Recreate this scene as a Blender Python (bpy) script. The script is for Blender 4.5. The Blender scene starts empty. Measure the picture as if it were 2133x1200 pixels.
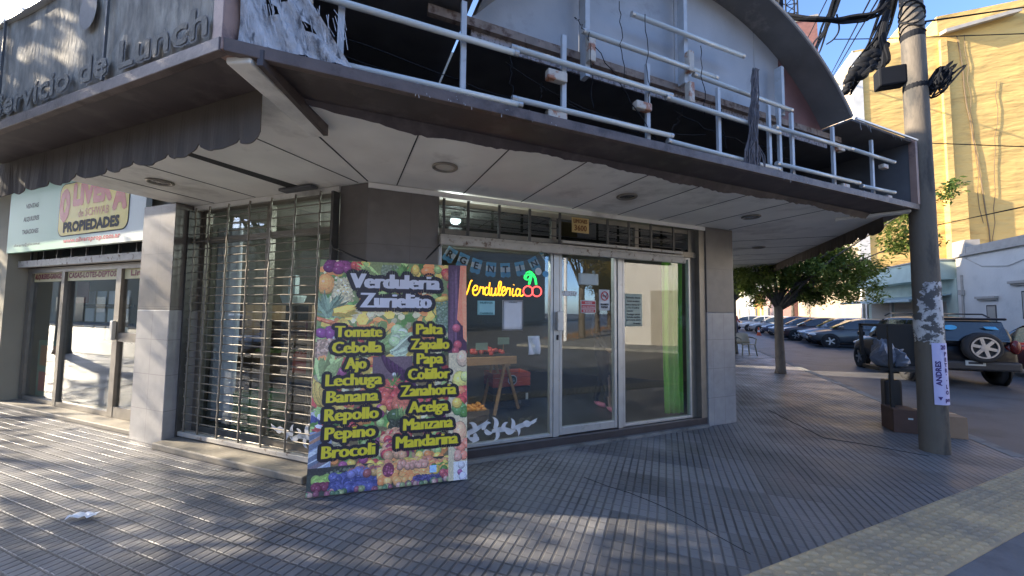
import bpy, math, random
from mathutils import Vector, Matrix
random.seed(7)
S2 = math.sqrt(.5)
sc = bpy.context.scene
col = sc.collection

# ---------------------------------------------------------------- camera
cam_d = bpy.data.cameras.new('camera'); cam = bpy.data.objects.new('camera', cam_d); col.objects.link(cam)
cam_d.sensor_width = 36; cam_d.lens = 36*804.31/2133
cam_d.clip_start = .05; cam_d.clip_end = 1000
F_ = Vector((-0.36615484, 0.92863427, 0.0597414)); R_ = Vector((0.93047437, 0.36620779, 0.01045491)); U_ = Vector((0.01216897, -0.05941595, 0.99815914))
cam.matrix_world = Matrix(((R_.x, U_.x, -F_.x, 0), (R_.y, U_.y, -F_.y, 0), (R_.z, U_.z, -F_.z, 1.55), (0, 0, 0, 1)))
sc.camera = cam
# ---------------------------------------------------------------- sky and sun
EL = math.radians(25.5); AZ = math.radians(12.9)
SUN = Vector((-math.cos(AZ)*math.cos(EL), -math.sin(AZ)*math.cos(EL), math.sin(EL)))
w = bpy.data.worlds.new('World'); sc.world = w; w.use_nodes = True
nt = w.node_tree
sky = nt.nodes.new('ShaderNodeTexSky'); sky.sky_type = 'NISHITA'; sky.sun_disc = False
sky.sun_elevation = EL; sky.sun_rotation = math.atan2(SUN.x, SUN.y)
sky.air_density = .62; sky.dust_density = .9; sky.ozone_density = 4.0
nt.nodes['Background'].inputs[1].default_value = .115
nt.links.new(sky.outputs[0], nt.nodes['Background'].inputs[0])
sun_d = bpy.data.lights.new('sun', 'SUN'); sun_d.energy = 3.1; sun_d.angle = math.radians(.5); sun_d.color = (1, .86, .66)
sun = bpy.data.objects.new('sun', sun_d); col.objects.link(sun)
sun.rotation_euler = (-SUN).to_track_quat('-Z', 'Y').to_euler(); sun.location = (-20, -8, 20)
sc.view_settings.view_transform = 'Standard'; sc.view_settings.look = 'None'
sc.view_settings.exposure = 2.4; sc.view_settings.gamma = 1
sc.render.engine = 'CYCLES'
sc.cycles.max_bounces = 8; sc.cycles.transparent_max_bounces = 16; sc.cycles.sample_clamp_indirect = 6
sc.cycles.use_denoising = True

# ---------------------------------------------------------------- materials
def M(name, c, rough=.6, metal=0, var=.12, scale=5, bump=0, bscale=60, c2=None, lo=.5, hi=.62, s2=3, spec=.5, stretch=(1, 1, 1), emit=0, coat=0):
    m = bpy.data.materials.new(name); m.use_nodes = True; t = m.node_tree; N = t.nodes; L = t.links
    b = N['Principled BSDF']; b.inputs['Roughness'].default_value = rough; b.inputs['Metallic'].default_value = metal
    b.inputs['Specular IOR Level'].default_value = spec; b.inputs['Coat Weight'].default_value = coat
    g = N.new('ShaderNodeNewGeometry'); mp = N.new('ShaderNodeMapping'); mp.inputs['Scale'].default_value = stretch
    L.new(g.outputs['Position'], mp.inputs['Vector'])
    n = N.new('ShaderNodeTexNoise'); n.inputs['Scale'].default_value = scale; n.inputs['Detail'].default_value = 6
    L.new(mp.outputs[0], n.inputs['Vector'])
    mx = N.new('ShaderNodeMix'); mx.data_type = 'RGBA'
    mx.inputs[6].default_value = tuple(min(1, x*(1-var*2)) for x in c)+(1,); mx.inputs[7].default_value = tuple(min(1, x*(1+var*2)) for x in c)+(1,)
    L.new(n.outputs[0], mx.inputs[0]); out = mx.outputs[2]
    if c2:
        n2 = N.new('ShaderNodeTexNoise'); n2.inputs['Scale'].default_value = s2; n2.inputs['Detail'].default_value = 8; n2.inputs['Roughness'].default_value = .65
        L.new(mp.outputs[0], n2.inputs['Vector'])
        mr = N.new('ShaderNodeMapRange'); mr.inputs[1].default_value = lo; mr.inputs[2].default_value = hi
        L.new(n2.outputs[0], mr.inputs[0])
        m2 = N.new('ShaderNodeMix'); m2.data_type = 'RGBA'; m2.inputs[7].default_value = tuple(c2)+(1,)
        L.new(mr.outputs[0], m2.inputs[0]); L.new(out, m2.inputs[6]); out = m2.outputs[2]
    L.new(out, b.inputs['Base Color'])
    if bump:
        nb = N.new('ShaderNodeTexNoise'); nb.inputs['Scale'].default_value = bscale; nb.inputs['Detail'].default_value = 5
        L.new(mp.outputs[0], nb.inputs['Vector'])
        bp = N.new('ShaderNodeBump'); bp.inputs['Strength'].default_value = 1; bp.inputs['Distance'].default_value = bump
        L.new(nb.outputs[0], bp.inputs['Height']); L.new(bp.outputs[0], b.inputs['Normal'])
    if emit:
        b.inputs['Emission Color'].default_value = tuple(c)+(1,); b.inputs['Emission Strength'].default_value = emit
    return m
def glass(name, tint=(.82, .86, .86), k=1.8, base=.03):
    m = bpy.data.materials.new(name); m.use_nodes = True; t = m.node_tree; N = t.nodes; L = t.links
    N.remove(N['Principled BSDF']); tr = N.new('ShaderNodeBsdfTransparent'); tr.inputs[0].default_value = tint+(1,)
    gl = N.new('ShaderNodeBsdfGlossy'); gl.inputs['Roughness'].default_value = .0; gl.inputs[0].default_value = (1, 1, 1, 1)
    lw = N.new('ShaderNodeLayerWeight'); lw.inputs[0].default_value = .5; pw = N.new('ShaderNodeMath'); pw.operation = 'POWER'; pw.inputs[1].default_value = 5; L.new(lw.outputs['Facing'], pw.inputs[0])
    fr = N.new('ShaderNodeMath'); fr.operation = 'MULTIPLY_ADD'; fr.inputs[1].default_value = .96; fr.inputs[2].default_value = .04; L.new(pw.outputs[0], fr.inputs[0])      # Schlick, the same from both sides
    ma = N.new('ShaderNodeMath'); ma.operation = 'MULTIPLY_ADD'; ma.inputs[1].default_value = k; ma.inputs[2].default_value = base; ma.use_clamp = True
    L.new(fr.outputs[0], ma.inputs[0]); mx = N.new('ShaderNodeMixShader'); L.new(ma.outputs[0], mx.inputs[0])
    L.new(tr.outputs[0], mx.inputs[1]); L.new(gl.outputs[0], mx.inputs[2]); L.new(mx.outputs[0], N['Material Output'].inputs[0])
    return m
def emis(name, c, s):
    m = bpy.data.materials.new(name); m.use_nodes = True; b = m.node_tree.nodes['Principled BSDF']
    b.inputs['Base Color'].default_value = c+(1,); b.inputs['Emission Color'].default_value = c+(1,); b.inputs['Emission Strength'].default_value = s
    return m
def tiles_mat(name, c, size=(.4, .4), rough=.35, var=.1, joint=(.1, .1, .1), axis='h', off=(0, 0)):
    """wall tiles: joints on a grid of (horizontal run, height); horizontal run measured along x+y"""
    m = M(name, c, rough, var=var, scale=9, bump=.0006, bscale=180, c2=tuple(x*.62 for x in c), lo=.5, hi=.8, s2=1.6); t = m.node_tree; N = t.nodes; L = t.links; b = N['Principled BSDF']
    g = N.new('ShaderNodeNewGeometry'); sp = N.new('ShaderNodeSeparateXYZ'); L.new(g.outputs['Position'], sp.inputs[0])
    def mth(op, a, bb=None):
        n = N.new('ShaderNodeMath'); n.operation = op
        for i, v in enumerate((a, bb)):
            if v is None: continue
            if isinstance(v, (int, float)): n.inputs[i].default_value = v
            else: L.new(v, n.inputs[i])
        return n.outputs[0]
    h = mth('ADD', sp.outputs[0], sp.outputs[1])
    def line(v, s, o):
        f = mth('FRACT', mth('DIVIDE', mth('ADD', v, o), s)); d = mth('ABSOLUTE', mth('SUBTRACT', f, .5))
        return mth('GREATER_THAN', d, .5-.003/s)
    j = mth('MAXIMUM', line(h, size[0], off[0]), line(sp.outputs[2], size[1], off[1]))
    src = b.inputs['Base Color'].links[0].from_socket
    mx = N.new('ShaderNodeMix'); mx.data_type = 'RGBA'; mx.inputs[7].default_value = joint+(1,); L.new(j, mx.inputs[0]); L.new(src, mx.inputs[6]); L.new(mx.outputs[2], b.inputs['Base Color'])
    return m
def pavement_mat():
    m = M('pavement', (.190, .186, .188), .42, var=.24, scale=2.2, c2=(.11, .11, .114), lo=.45, hi=.75, s2=1.1, spec=.42); t = m.node_tree; N = t.nodes; L = t.links; b = N['Principled BSDF']
    g = N.new('ShaderNodeNewGeometry'); sp = N.new('ShaderNodeSeparateXYZ'); L.new(g.outputs['Position'], sp.inputs[0])
    wob = N.new('ShaderNodeTexNoise'); wob.inputs['Scale'].default_value = 1.3; L.new(g.outputs['Position'], wob.inputs['Vector'])
    def mth(op, a, bb=None, cc=None):
        n = N.new('ShaderNodeMath'); n.operation = op
        for i, v in enumerate((a, bb, cc)):
            if v is None: continue
            if isinstance(v, (int, float)): n.inputs[i].default_value = v
            else: L.new(v, n.inputs[i])
        return n.outputs[0]
    wx = mth('MULTIPLY_ADD', wob.outputs[0], .008, sp.outputs[0]); wy = mth('MULTIPLY_ADD', wob.outputs[0], .008, sp.outputs[1])
    def groove(v, s, wd):
        f = mth('FRACT', mth('DIVIDE', v, s)); d = mth('MULTIPLY', mth('ABSOLUTE', mth('SUBTRACT', f, .5)), s)   # distance from bar centre
        mr = N.new('ShaderNodeMapRange'); mr.interpolation_type = 'SMOOTHSTEP'; L.new(d, mr.inputs[0])
        mr.inputs[1].default_value = s/2-wd; mr.inputs[2].default_value = s/2-wd*.35
        return mr.outputs[0]
    gx = groove(wx, .067, .0115); gy = groove(wy, .1, .010)
    # cross grooves are worn away towards the street corner
    wear = N.new('ShaderNodeMapRange'); L.new(sp.outputs[0], wear.inputs[0]); wear.inputs[1].default_value = -1.6; wear.inputs[2].default_value = .4; wear.inputs[3].default_value = 1; wear.inputs[4].default_value = .22
    wn = N.new('ShaderNodeTexNoise'); wn.inputs['Scale'].default_value = 1.7; wn.inputs['Detail'].default_value = 4; L.new(g.outputs['Position'], wn.inputs['Vector'])
    wn2 = N.new('ShaderNodeMapRange'); L.new(wn.outputs[0], wn2.inputs[0]); wn2.inputs[1].default_value = .35; wn2.inputs[2].default_value = .65; wn2.inputs[3].default_value = .45; wn2.inputs[4].default_value = 1
    gy = mth('MULTIPLY', mth('MULTIPLY', gy, wear.outputs[0]), wn2.outputs[0]); gx = mth('MULTIPLY', gx, wn2.outputs[0])
    tj = mth('MAXIMUM', groove(wx, .402, .009), groove(wy, .4, .009))
    gr = mth('MAXIMUM', gx, gy)
    src = b.inputs['Base Color'].links[0].from_socket
    # each tile a slightly different grey
    vor = N.new('ShaderNodeTexWhiteNoise'); vor.noise_dimensions = '2D'; cb = N.new('ShaderNodeCombineXYZ')
    L.new(mth('FLOOR', mth('DIVIDE', wx, .402)), cb.inputs[0]); L.new(mth('FLOOR', mth('DIVIDE', wy, .4)), cb.inputs[1]); L.new(cb.outputs[0], vor.inputs['Vector'])
    hs = N.new('ShaderNodeHueSaturation'); L.new(src, hs.inputs['Color']); L.new(mth('MULTIPLY_ADD', vor.outputs[0], .5, .72), hs.inputs['Value'])
    mx = N.new('ShaderNodeMix'); mx.data_type = 'RGBA'; mx.inputs[7].default_value = (.03, .031, .034, 1)
    L.new(mth('MULTIPLY', gr, .8), mx.inputs[0]); L.new(hs.outputs[0], mx.inputs[6]); L.new(mx.outputs[2], b.inputs['Base Color'])
    bp = N.new('ShaderNodeBump'); bp.inputs['Strength'].default_value = 1; bp.inputs['Distance'].default_value = .008
    nz = N.new('ShaderNodeTexNoise'); nz.inputs['Scale'].default_value = 55; L.new(g.outputs['Position'], nz.inputs['Vector'])
    hh = mth('ADD', mth('MULTIPLY', nz.outputs[0], .14), mth('SUBTRACT', 1, mth('MAXIMUM', gr, mth('MULTIPLY', tj, .6))))
    L.new(hh, bp.inputs['Height']); L.new(bp.outputs[0], b.inputs['Normal'])
    rr = N.new('ShaderNodeMapRange'); L.new(wn.outputs[0], rr.inputs[0]); rr.inputs[1].default_value = .3; rr.inputs[2].default_value = .7; rr.inputs[3].default_value = .36; rr.inputs[4].default_value = .6; L.new(rr.outputs[0], b.inputs['Roughness'])
    return m
def attr_mat(name, rough=.4):
    m = bpy.data.materials.new(name); m.use_nodes = True; t = m.node_tree; b = t.nodes['Principled BSDF']; b.inputs['Roughness'].default_value = rough
    a = t.nodes.new('ShaderNodeAttribute'); a.attribute_name = 'Col'
    n = t.nodes.new('ShaderNodeTexNoise'); n.inputs['Scale'].default_value = 70; n.inputs['Detail'].default_value = 6; n.inputs['Roughness'].default_value = .7
    g = t.nodes.new('ShaderNodeNewGeometry'); t.links.new(g.outputs['Position'], n.inputs['Vector'])
    mr = t.nodes.new('ShaderNodeMapRange'); mr.inputs[1].default_value = .3; mr.inputs[2].default_value = .7; mr.inputs[3].default_value = 1.0; mr.inputs[4].default_value = 2.0; t.links.new(n.outputs[0], mr.inputs[0])
    hs = t.nodes.new('ShaderNodeHueSaturation'); hs.inputs['Saturation'].default_value = .86; t.links.new(a.outputs['Color'], hs.inputs['Color']); t.links.new(mr.outputs[0], hs.inputs['Value'])
    t.links.new(hs.outputs[0], b.inputs['Base Color'])
    return m
def leaf_mat(name, c, c2):
    m = bpy.data.materials.new(name); m.use_nodes = True; t = m.node_tree; N = t.nodes; L = t.links; b = N['Principled BSDF']
    g = N.new('ShaderNodeNewGeometry'); n = N.new('ShaderNodeTexNoise'); n.inputs['Scale'].default_value = 2.3; n.inputs['Detail'].default_value = 8; L.new(g.outputs['Position'], n.inputs['Vector'])
    mr = N.new('ShaderNodeMapRange'); mr.inputs[1].default_value = .35; mr.inputs[2].default_value = .68; L.new(n.outputs[0], mr.inputs[0])
    mx = N.new('ShaderNodeMix'); mx.data_type = 'RGBA'; mx.inputs[6].default_value = c+(1,); mx.inputs[7].default_value = c2+(1,); L.new(mr.outputs[0], mx.inputs[0])
    L.new(mx.outputs[2], b.inputs['Base Color']); b.inputs['Roughness'].default_value = .45
    tl = N.new('ShaderNodeBsdfTranslucent'); L.new(mx.outputs[2], tl.inputs[0]); ms = N.new('ShaderNodeMixShader'); ms.inputs[0].default_value = .5
    L.new(b.outputs[0], ms.inputs[1]); L.new(tl.outputs[0], ms.inputs[2]); L.new(ms.outputs[0], N['Material Output'].inputs[0])
    return m

m_pave = pavement_mat()
m_road = M('asphalt', (.085, .085, .09), .55, var=.2, scale=1.2, bump=.006, bscale=45, c2=(.05, .05, .052), s2=.8)
m_conc = M('concrete', (.2, .2, .19), .75, var=.15, scale=4, bump=.003, bscale=70, c2=(.11, .11, .105), s2=2.5)
m_ramp = M('ramp_concrete', (.14, .145, .155), .7, var=.2, scale=3, bump=.004, bscale=60, c2=(.09, .09, .1), s2=2)
m_tact = M('tactile_yellow', (.46, .345, .2), .6, var=.2, scale=3, bump=.002, bscale=90, c2=(.25, .215, .17), lo=.45, hi=.7, s2=1.6)
m_step = M('step_stone', (.24, .215, .175), .6, var=.15, scale=6, bump=.003, bscale=50, c2=(.15, .14, .12), s2=3)
m_tile_dark = tiles_mat('pillar_tile_taupe', (.165, .145, .128), (.92, .62), .38, joint=(.115, .1, .09), off=(.1, .3))
m_tile_light = tiles_mat('pillar_tile_pale', (.33, .32, .315), (.31, .4), .3, joint=(.2, .19, .19), off=(.1, .02))
m_plaster = M('plaster', (.33, .31, .26), .85, var=.12, scale=2, bump=.003, bscale=30, c2=(.2, .19, .17), s2=1)
m_soffit = M('soffit_white', (.84, .81, .74), .45, var=.08, scale=3, c2=(.27, .24, .2), lo=.53, hi=.78, s2=1.1, bump=.002, bscale=14)
m_soffit_r = m_soffit
m_gap = M('dark_gap', (.03, .03, .03), .9)
m_brown = M('fascia_brown', (.062, .047, .046), .5, var=.25, scale=6, c2=(.1, .08, .075), s2=4)
m_lip = M('lip_brown', (.12, .088, .078), .5, var=.25, scale=9, c2=(.06, .04, .035), s2=6, bump=.002)
m_pinkish = M('corner_post_paint', (.3, .19, .15), .5, var=.15, scale=7, c2=(.16, .1, .09), s2=5)
m_darkint = M('sign_box_inside', (.05, .052, .055), .8, var=.3, scale=3)
m_darkgrey = M('sign_box_grey', (.1, .1, .105), .7, var=.25, scale=4)
m_panel = M('sign_panel_grey', (.36, .37, .39), .55, var=.12, scale=3, c2=(.2, .2, .2), lo=.55, hi=.75, s2=2.2, bump=.001)
m_redpan = M('sign_panel_maroon', (.17, .085, .08), .6, var=.2, scale=5)
m_archm = M('arch_sheet', (.16, .155, .15), .5, var=.25, scale=4, c2=(.3, .28, .26), lo=.6, hi=.72, s2=3)
m_rust = M('rusty_edge', (.22, .17, .14), .7, var=.3, scale=14, c2=(.09, .05, .035), s2=12)
m_tube = M('lamp_tube_white', (.58, .61, .6), .25, var=.06, scale=3, c2=(.45, .44, .4), lo=.6, hi=.8, s2=9)
m_white_metal = M('white_metal_strip', (.45, .47, .49), .4, var=.1, scale=12, c2=(.3, .25, .2), lo=.6, hi=.75, s2=14)
m_ballast = M('ballast_cream', (.5, .45, .38), .5, var=.15, scale=20, c2=(.36, .15, .08), lo=.52, hi=.58, s2=9)
m_film = M('sign_film', (.32, .3, .255), .78, var=.45, scale=7, bump=.009, bscale=24, c2=(.15, .145, .13), lo=.42, hi=.66, s2=6, stretch=(1.3, 1.3, .5), spec=.12)
m_film_l = M('sign_film_letters', (.2, .19, .165), .75, spec=.15, var=.3, scale=9, bump=.006, bscale=30)
m_film_d = M('sign_logo_grey', (.1, .1, .1), .6, var=.2, scale=20)
m_torn = M('torn_canvas', (.5, .5, .52), .6, var=.25, scale=14, bump=.02, bscale=26, c2=(.13, .13, .14), lo=.52, hi=.64, s2=11, stretch=(1.6, 1.6, .7))
m_valance = M('valance_cloth', (.08, .062, .047), .8, var=.12, scale=6, bump=.004, bscale=14)
m_alu = M('aluminium', (.5, .5, .49), .38, metal=.55, var=.08, scale=9, c2=(.33, .31, .28), lo=.6, hi=.75, s2=8)
m_alu_br = M('bronze_frame', (.24, .215, .18), .4, metal=.4, var=.12, scale=9)
m_sill = M('dark_sill', (.06, .05, .05), .3, var=.2, scale=8)
m_bar = M('shutter_bar', (.46, .43, .38), .55, var=.15, scale=9, c2=(.13, .07, .04), lo=.56, hi=.66, s2=13)
m_grille = M('grille_steel', (.21, .185, .15), .45, metal=.3, var=.2, scale=12)
m_grille_d = M('grille_dark', (.09, .085, .08), .5, metal=.4, var=.2, scale=12)
m_glass = glass('window_glass', tint=(.88, .91, .91), k=1.7, base=.02)
m_glass_l = glass('window_glass_left', tint=(.85, .88, .87), k=1.3, base=.01)
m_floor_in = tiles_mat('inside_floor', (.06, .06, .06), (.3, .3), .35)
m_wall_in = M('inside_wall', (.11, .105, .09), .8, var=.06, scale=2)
m_black = M('black', (.018, .018, .018), .6, var=.1)
m_blackgloss = M('black_plastic', (.02, .02, .022), .35, var=.1)
m_white = M('white_paper', (.72, .73, .75), .7, var=.04, scale=12)
m_cyan = M('cyan_paper', (.34, .62, .66), .7, var=.04, scale=12)
m_pale = M('pale_blue_paper', (.5, .58, .6), .7, var=.05, scale=12)
m_green_paper = M('pale_green_paper', (.47, .52, .42), .75, var=.06, scale=10)
m_orangep = M('orange_paper', (.62, .43, .17), .75, var=.05, scale=14)
m_red = M('red_print', (.55, .05, .06), .5, var=.05)
m_ink = M('ink', (.03, .03, .035), .7, var=.05)
m_greycurt = M('white_curtain', (.72, .74, .82), .8, var=.05, scale=4)
m_greencurt = M('green_curtain', (.27, .62, .07), .75, var=.08, scale=5)
m_wood = M('raw_wood', (.52, .29, .13), .6, var=.2, scale=4, stretch=(1, 1, 6), bump=.001)
m_wood2 = M('old_wood', (.3, .2, .12), .7, var=.25, scale=6)
m_card = M('cardboard', (.36, .23, .14), .8, var=.1, scale=6)
m_card_d = M('cardboard_printed', (.1, .055, .04), .7, var=.2, scale=6)
m_crate_r = M('crate_orange_red', (.55, .1, .06), .55, var=.1)
m_crate_g = M('crate_green', (.05, .2, .08), .5, var=.1)
m_fruit_o = M('orange_fruit', (.75, .3, .04), .45, var=.15, scale=30)
m_fruit_r = M('red_fruit', (.5, .04, .03), .35, var=.15, scale=30)
m_fruit_g = M('green_fruit', (.2, .35, .06), .45, var=.2, scale=30)
m_pole = M('pole_concrete', (.15, .125, .095), .8, var=.15, scale=6, bump=.004, bscale=50, c2=(.06, .055, .048), s2=3, stretch=(1, 1, .3))
m_paste = M('torn_posters', (.55, .54, .53), .75, var=.2, scale=12, c2=(.1, .095, .09), lo=.49, hi=.54, s2=9, bump=.004, bscale=25)
m_lilac = M('lilac_poster', (.58, .55, .78), .7, var=.05, scale=6)
m_cable = M('cable_black', (.009, .010, .013), .75, spec=.2)
m_bag = M('plastic_bag', (.2, .22, .27), .35, var=.2, scale=16, bump=.012, bscale=22)
m_bark = M('bark', (.1, .085, .07), .85, var=.25, scale=9, bump=.012, bscale=26, stretch=(1, 1, .35), c2=(.055, .045, .038), s2=6)
m_leaf = leaf_mat('leaf_green', (.085, .145, .035), (.22, .27, .06))
m_leaf_y = leaf_mat('leaf_yellow', (.14, .13, .03), (.3, .2, .04))
m_ywall = M('yellow_render', (.58, .37, .12), .85, var=.1, scale=.6, bump=.22, bscale=.8, c2=(.36, .22, .075), lo=.54, hi=.74, s2=.75, stretch=(.55, 1, 2.0))  # darker streaks paint stains and the smudge shadows of wall bumps
m_ypale = M('peach_render', (.4, .31, .21), .8, var=.08, scale=1)
m_wwall = M('white_render', (.52, .5, .46), .85, var=.07, scale=1, bump=.006, bscale=9, c2=(.38, .37, .34), lo=.55, hi=.75, s2=.7)
m_cornice = M('cornice_grey', (.34, .31, .27), .85, var=.15, scale=3, bump=.004, bscale=30)
m_mint = M('mint_render', (.4, .47, .4), .8, var=.1, scale=2)
m_metal_awn = M('awning_metal', (.32, .4, .4), .4, metal=.3, var=.15, scale=4)
m_shut = M('shutter_tan', (.3, .27, .22), .6, var=.1, scale=3, bump=.01, bscale=20, stretch=(.1, .1, 1))
m_brick = M('brick_red', (.24, .11, .09), .85, var=.2, scale=3)
m_winD = M('window_dark', (.05, .055, .06), .2, var=.2, scale=2)
m_beige = M('beige_render', (.36, .33, .25), .85, var=.1, scale=1.5)

# ---------------------------------------------------------------- mesh helpers
class MB:
    def __init__(s): s.v = []; s.f = []; s.m = []; s.c = []
    def add(s, vs, fs, m=0, c=None):
        o = len(s.v); s.v += [tuple(x) for x in vs]
        for f in fs: s.f.append([i+o for i in f]); s.m.append(m); s.c.append(c)
        return s
    def box(s, x0, x1, y0, y1, z0, z1, m=0, T=None):
        vs = [Vector(p) for p in ((x0, y0, z0), (x1, y0, z0), (x1, y1, z0), (x0, y1, z0), (x0, y0, z1), (x1, y0, z1), (x1, y1, z1), (x0, y1, z1))]
        if T: vs = [T @ v for v in vs]
        return s.add(vs, [(0, 3, 2, 1), (4, 5, 6, 7), (0, 1, 5, 4), (1, 2, 6, 5), (2, 3, 7, 6), (3, 0, 4, 7)], m)
    def prism(s, poly, off, m=0):
        n = len(poly); off = Vector(off); a = [Vector(p) for p in poly]
        return s.add(a+[p+off for p in a], [tuple(range(n-1, -1, -1)), tuple(range(n, 2*n))]+[(i, (i+1) % n, n+(i+1) % n, n+i) for i in range(n)], m)
    def tube(s, pts, r, n=8, m=0, caps=True, closed=False):
        pts = [Vector(p) for p in pts]; k = len(pts); rs = r if isinstance(r, (list, tuple)) else [r]*k
        vs = []; up = None
        for i, p in enumerate(pts):
            if closed: d = pts[(i+1) % k]-pts[i-1]
            else: d = pts[min(i+1, k-1)]-pts[max(i-1, 0)]
            d.normalize()
            if up is None: up = d.orthogonal().normalized()
            up = (up-d*up.dot(d)); up = up.normalized() if up.length > 1e-6 else d.orthogonal().normalized()
            sd = d.cross(up)
            for j in range(n):
                a = 2*math.pi*j/n; vs.append(p+(up*math.cos(a)+sd*math.sin(a))*rs[i])
        fs = []
        for i in range(k if closed else k-1):
            for j in range(n):
                a, b = i*n+j, i*n+(j+1) % n; c, d = ((i+1) % k)*n+(j+1) % n, ((i+1) % k)*n+j; fs.append((a, b, c, d))
        if caps and not closed: fs += [tuple(range(n-1, -1, -1)), tuple(range((k-1)*n, k*n))]
        return s.add(vs, fs, m)
    def ell(s, c, r, n=8, k=6, m=0, T=None):
        c = Vector(c); vs = [c+Vector((0, 0, -r[2]))]
        for i in range(1, k):
            t = -math.pi/2+math.pi*i/k
            for j in range(n):
                a = 2*math.pi*j/n; vs.append(c+Vector((r[0]*math.cos(t)*math.cos(a), r[1]*math.cos(t)*math.sin(a), r[2]*math.sin(t))))
        vs.append(c+Vector((0, 0, r[2])))
        if T: vs = [T @ v for v in vs]
        fs = [(0, 1+(j+1) % n, 1+j) for j in range(n)]
        for i in range(k-2):
            for j in range(n): a = 1+i*n+j; b = 1+i*n+(j+1) % n; fs.append((a, b, b+n, a+n))
        e = len(vs)-1; o = 1+(k-2)*n
        fs += [(o+j, o+(j+1) % n, e) for j in range(n)]
        return s.add(vs, fs, m)
    def lathe(s, prof, n=16, m=0, T=None):
        """profile of (r, z)"""
        vs = []; k = len(prof)
        for r, z in prof:
            for j in range(n): a = 2*math.pi*j/n; vs.append(Vector((r*math.cos(a), r*math.sin(a), z)))
        if T: vs = [T @ v for v in vs]
        return s.add(vs, [(i*n+j, i*n+(j+1) % n, (i+1)*n+(j+1) % n, (i+1)*n+j) for i in range(k-1) for j in range(n)], m)
    def build(s, name, mats, parent=None, smooth=False, kind=None, auto=None):
        me = bpy.data.meshes.new(name); me.from_pydata(s.v, [], s.f)
        mats = mats if isinstance(mats, (list, tuple)) else [mats]
        for x in mats: me.materials.append(x)
        if len(mats) > 1: me.polygons.foreach_set('material_index', s.m)
        if any(c is not None for c in s.c):
            a = me.color_attributes.new('Col', 'FLOAT_COLOR', 'CORNER'); k = 0; data = []
            for p, c in zip(s.f, s.c):
                for _ in p: data += list(c or (0, 0, 0))+[1.0]
            a.data.foreach_set('color', data)
        if smooth: me.polygons.foreach_set('use_smooth', [True]*len(me.polygons))
        me.update(); o = bpy.data.objects.new(name, me); col.objects.link(o)
        if parent: o.parent = parent
        if kind: o['kind'] = kind
        if auto: bev(o, auto)
        return o
def bev(o, wd, seg=2):
    b = o.modifiers.new('bevel', 'BEVEL'); b.width = wd; b.segments = seg; b.limit_method = 'ANGLE'; b.angle_limit = math.radians(40); return o
def tag(o, label, cat, group=None):
    o['label'] = label; o['category'] = cat
    if group: o['group'] = group
    return o
def thing(name, label, cat, loc=(0, 0, 0), rz=0, group=None):
    o = bpy.data.objects.new(name, None); col.objects.link(o); o.empty_display_size = .2
    o.location = loc; o.rotation_euler = (0, 0, rz); return tag(o, label, cat, group)
def copy_tree(o, parent=None):
    c = o.copy(); col.objects.link(c)
    if parent: c.parent = parent
    for ch in list(o.children): copy_tree(ch, c)
    return c
_tc = {}
def text2d(body, bold=0., n=8, res=2):
    """outline letters as flat (verts, faces) with cap height about .7, several shifted layers when bold"""
    if body not in _tc:
        cu = bpy.data.curves.new('t', 'FONT'); cu.body = body; cu.size = 1; cu.resolution_u = res; cu.align_x = 'CENTER'
        o = bpy.data.objects.new('t', cu); col.objects.link(o); dg = bpy.context.evaluated_depsgraph_get()
        me = bpy.data.meshes.new_from_object(o.evaluated_get(dg)); vs = [v.co.copy() for v in me.vertices]; fs = [tuple(p.vertices) for p in me.polygons]
        bpy.data.objects.remove(o); bpy.data.curves.remove(cu); bpy.data.meshes.remove(me)
        _tc[body] = (vs, fs)
    return _tc[body]
def put_text(mb, body, o, ex, ey, en, height=None, width=None, bold=0, n=8, m=0, c=None, lift=.001, shear=0, step=.00003):
    """letters on a plane: o = centre of the line's baseline, cap height 'height', overall width 'width'"""
    vs, fs = text2d(body); x0 = min(v.x for v in vs); x1 = max(v.x for v in vs)
    sy = height/.69; sx = (width/(x1-x0)) if width else sy
    o = Vector(o); ex = Vector(ex); ey = Vector(ey); en = Vector(en); cx = (x0+x1)/2
    bx, by = bold if isinstance(bold, tuple) else (bold, bold); offs = [(0, 0)] + [(bx*math.cos(2*math.pi*i/n), by*math.sin(2*math.pi*i/n)) for i in range(n)] if bold else [(0, 0)]
    for k, (dx, dy) in enumerate(offs):
        mb.add([o+ex*((v.x-cx)*sx+dx+shear*v.y*sy)+ey*(v.y*sy+dy)+en*(lift+k*step) for v in vs], fs, m, c)
EXO = Vector((S2, S2, 0)); EZ = Vector((0, 0, 1)); ENO = Vector((S2, -S2, 0))
R45 = math.pi/4
A0 = (-2.62, 2.87, 0)          # corner where the left front meets the chamfered front
def oc(s, d=0, z=0): return Vector((A0[0], A0[1], 0))+EXO*s+ENO*d+EZ*z     # chamfered front: along, outward, up
def rot_to(d): return Vector(d).to_track_quat('Z', 'Y').to_matrix().to_4x4()

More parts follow.
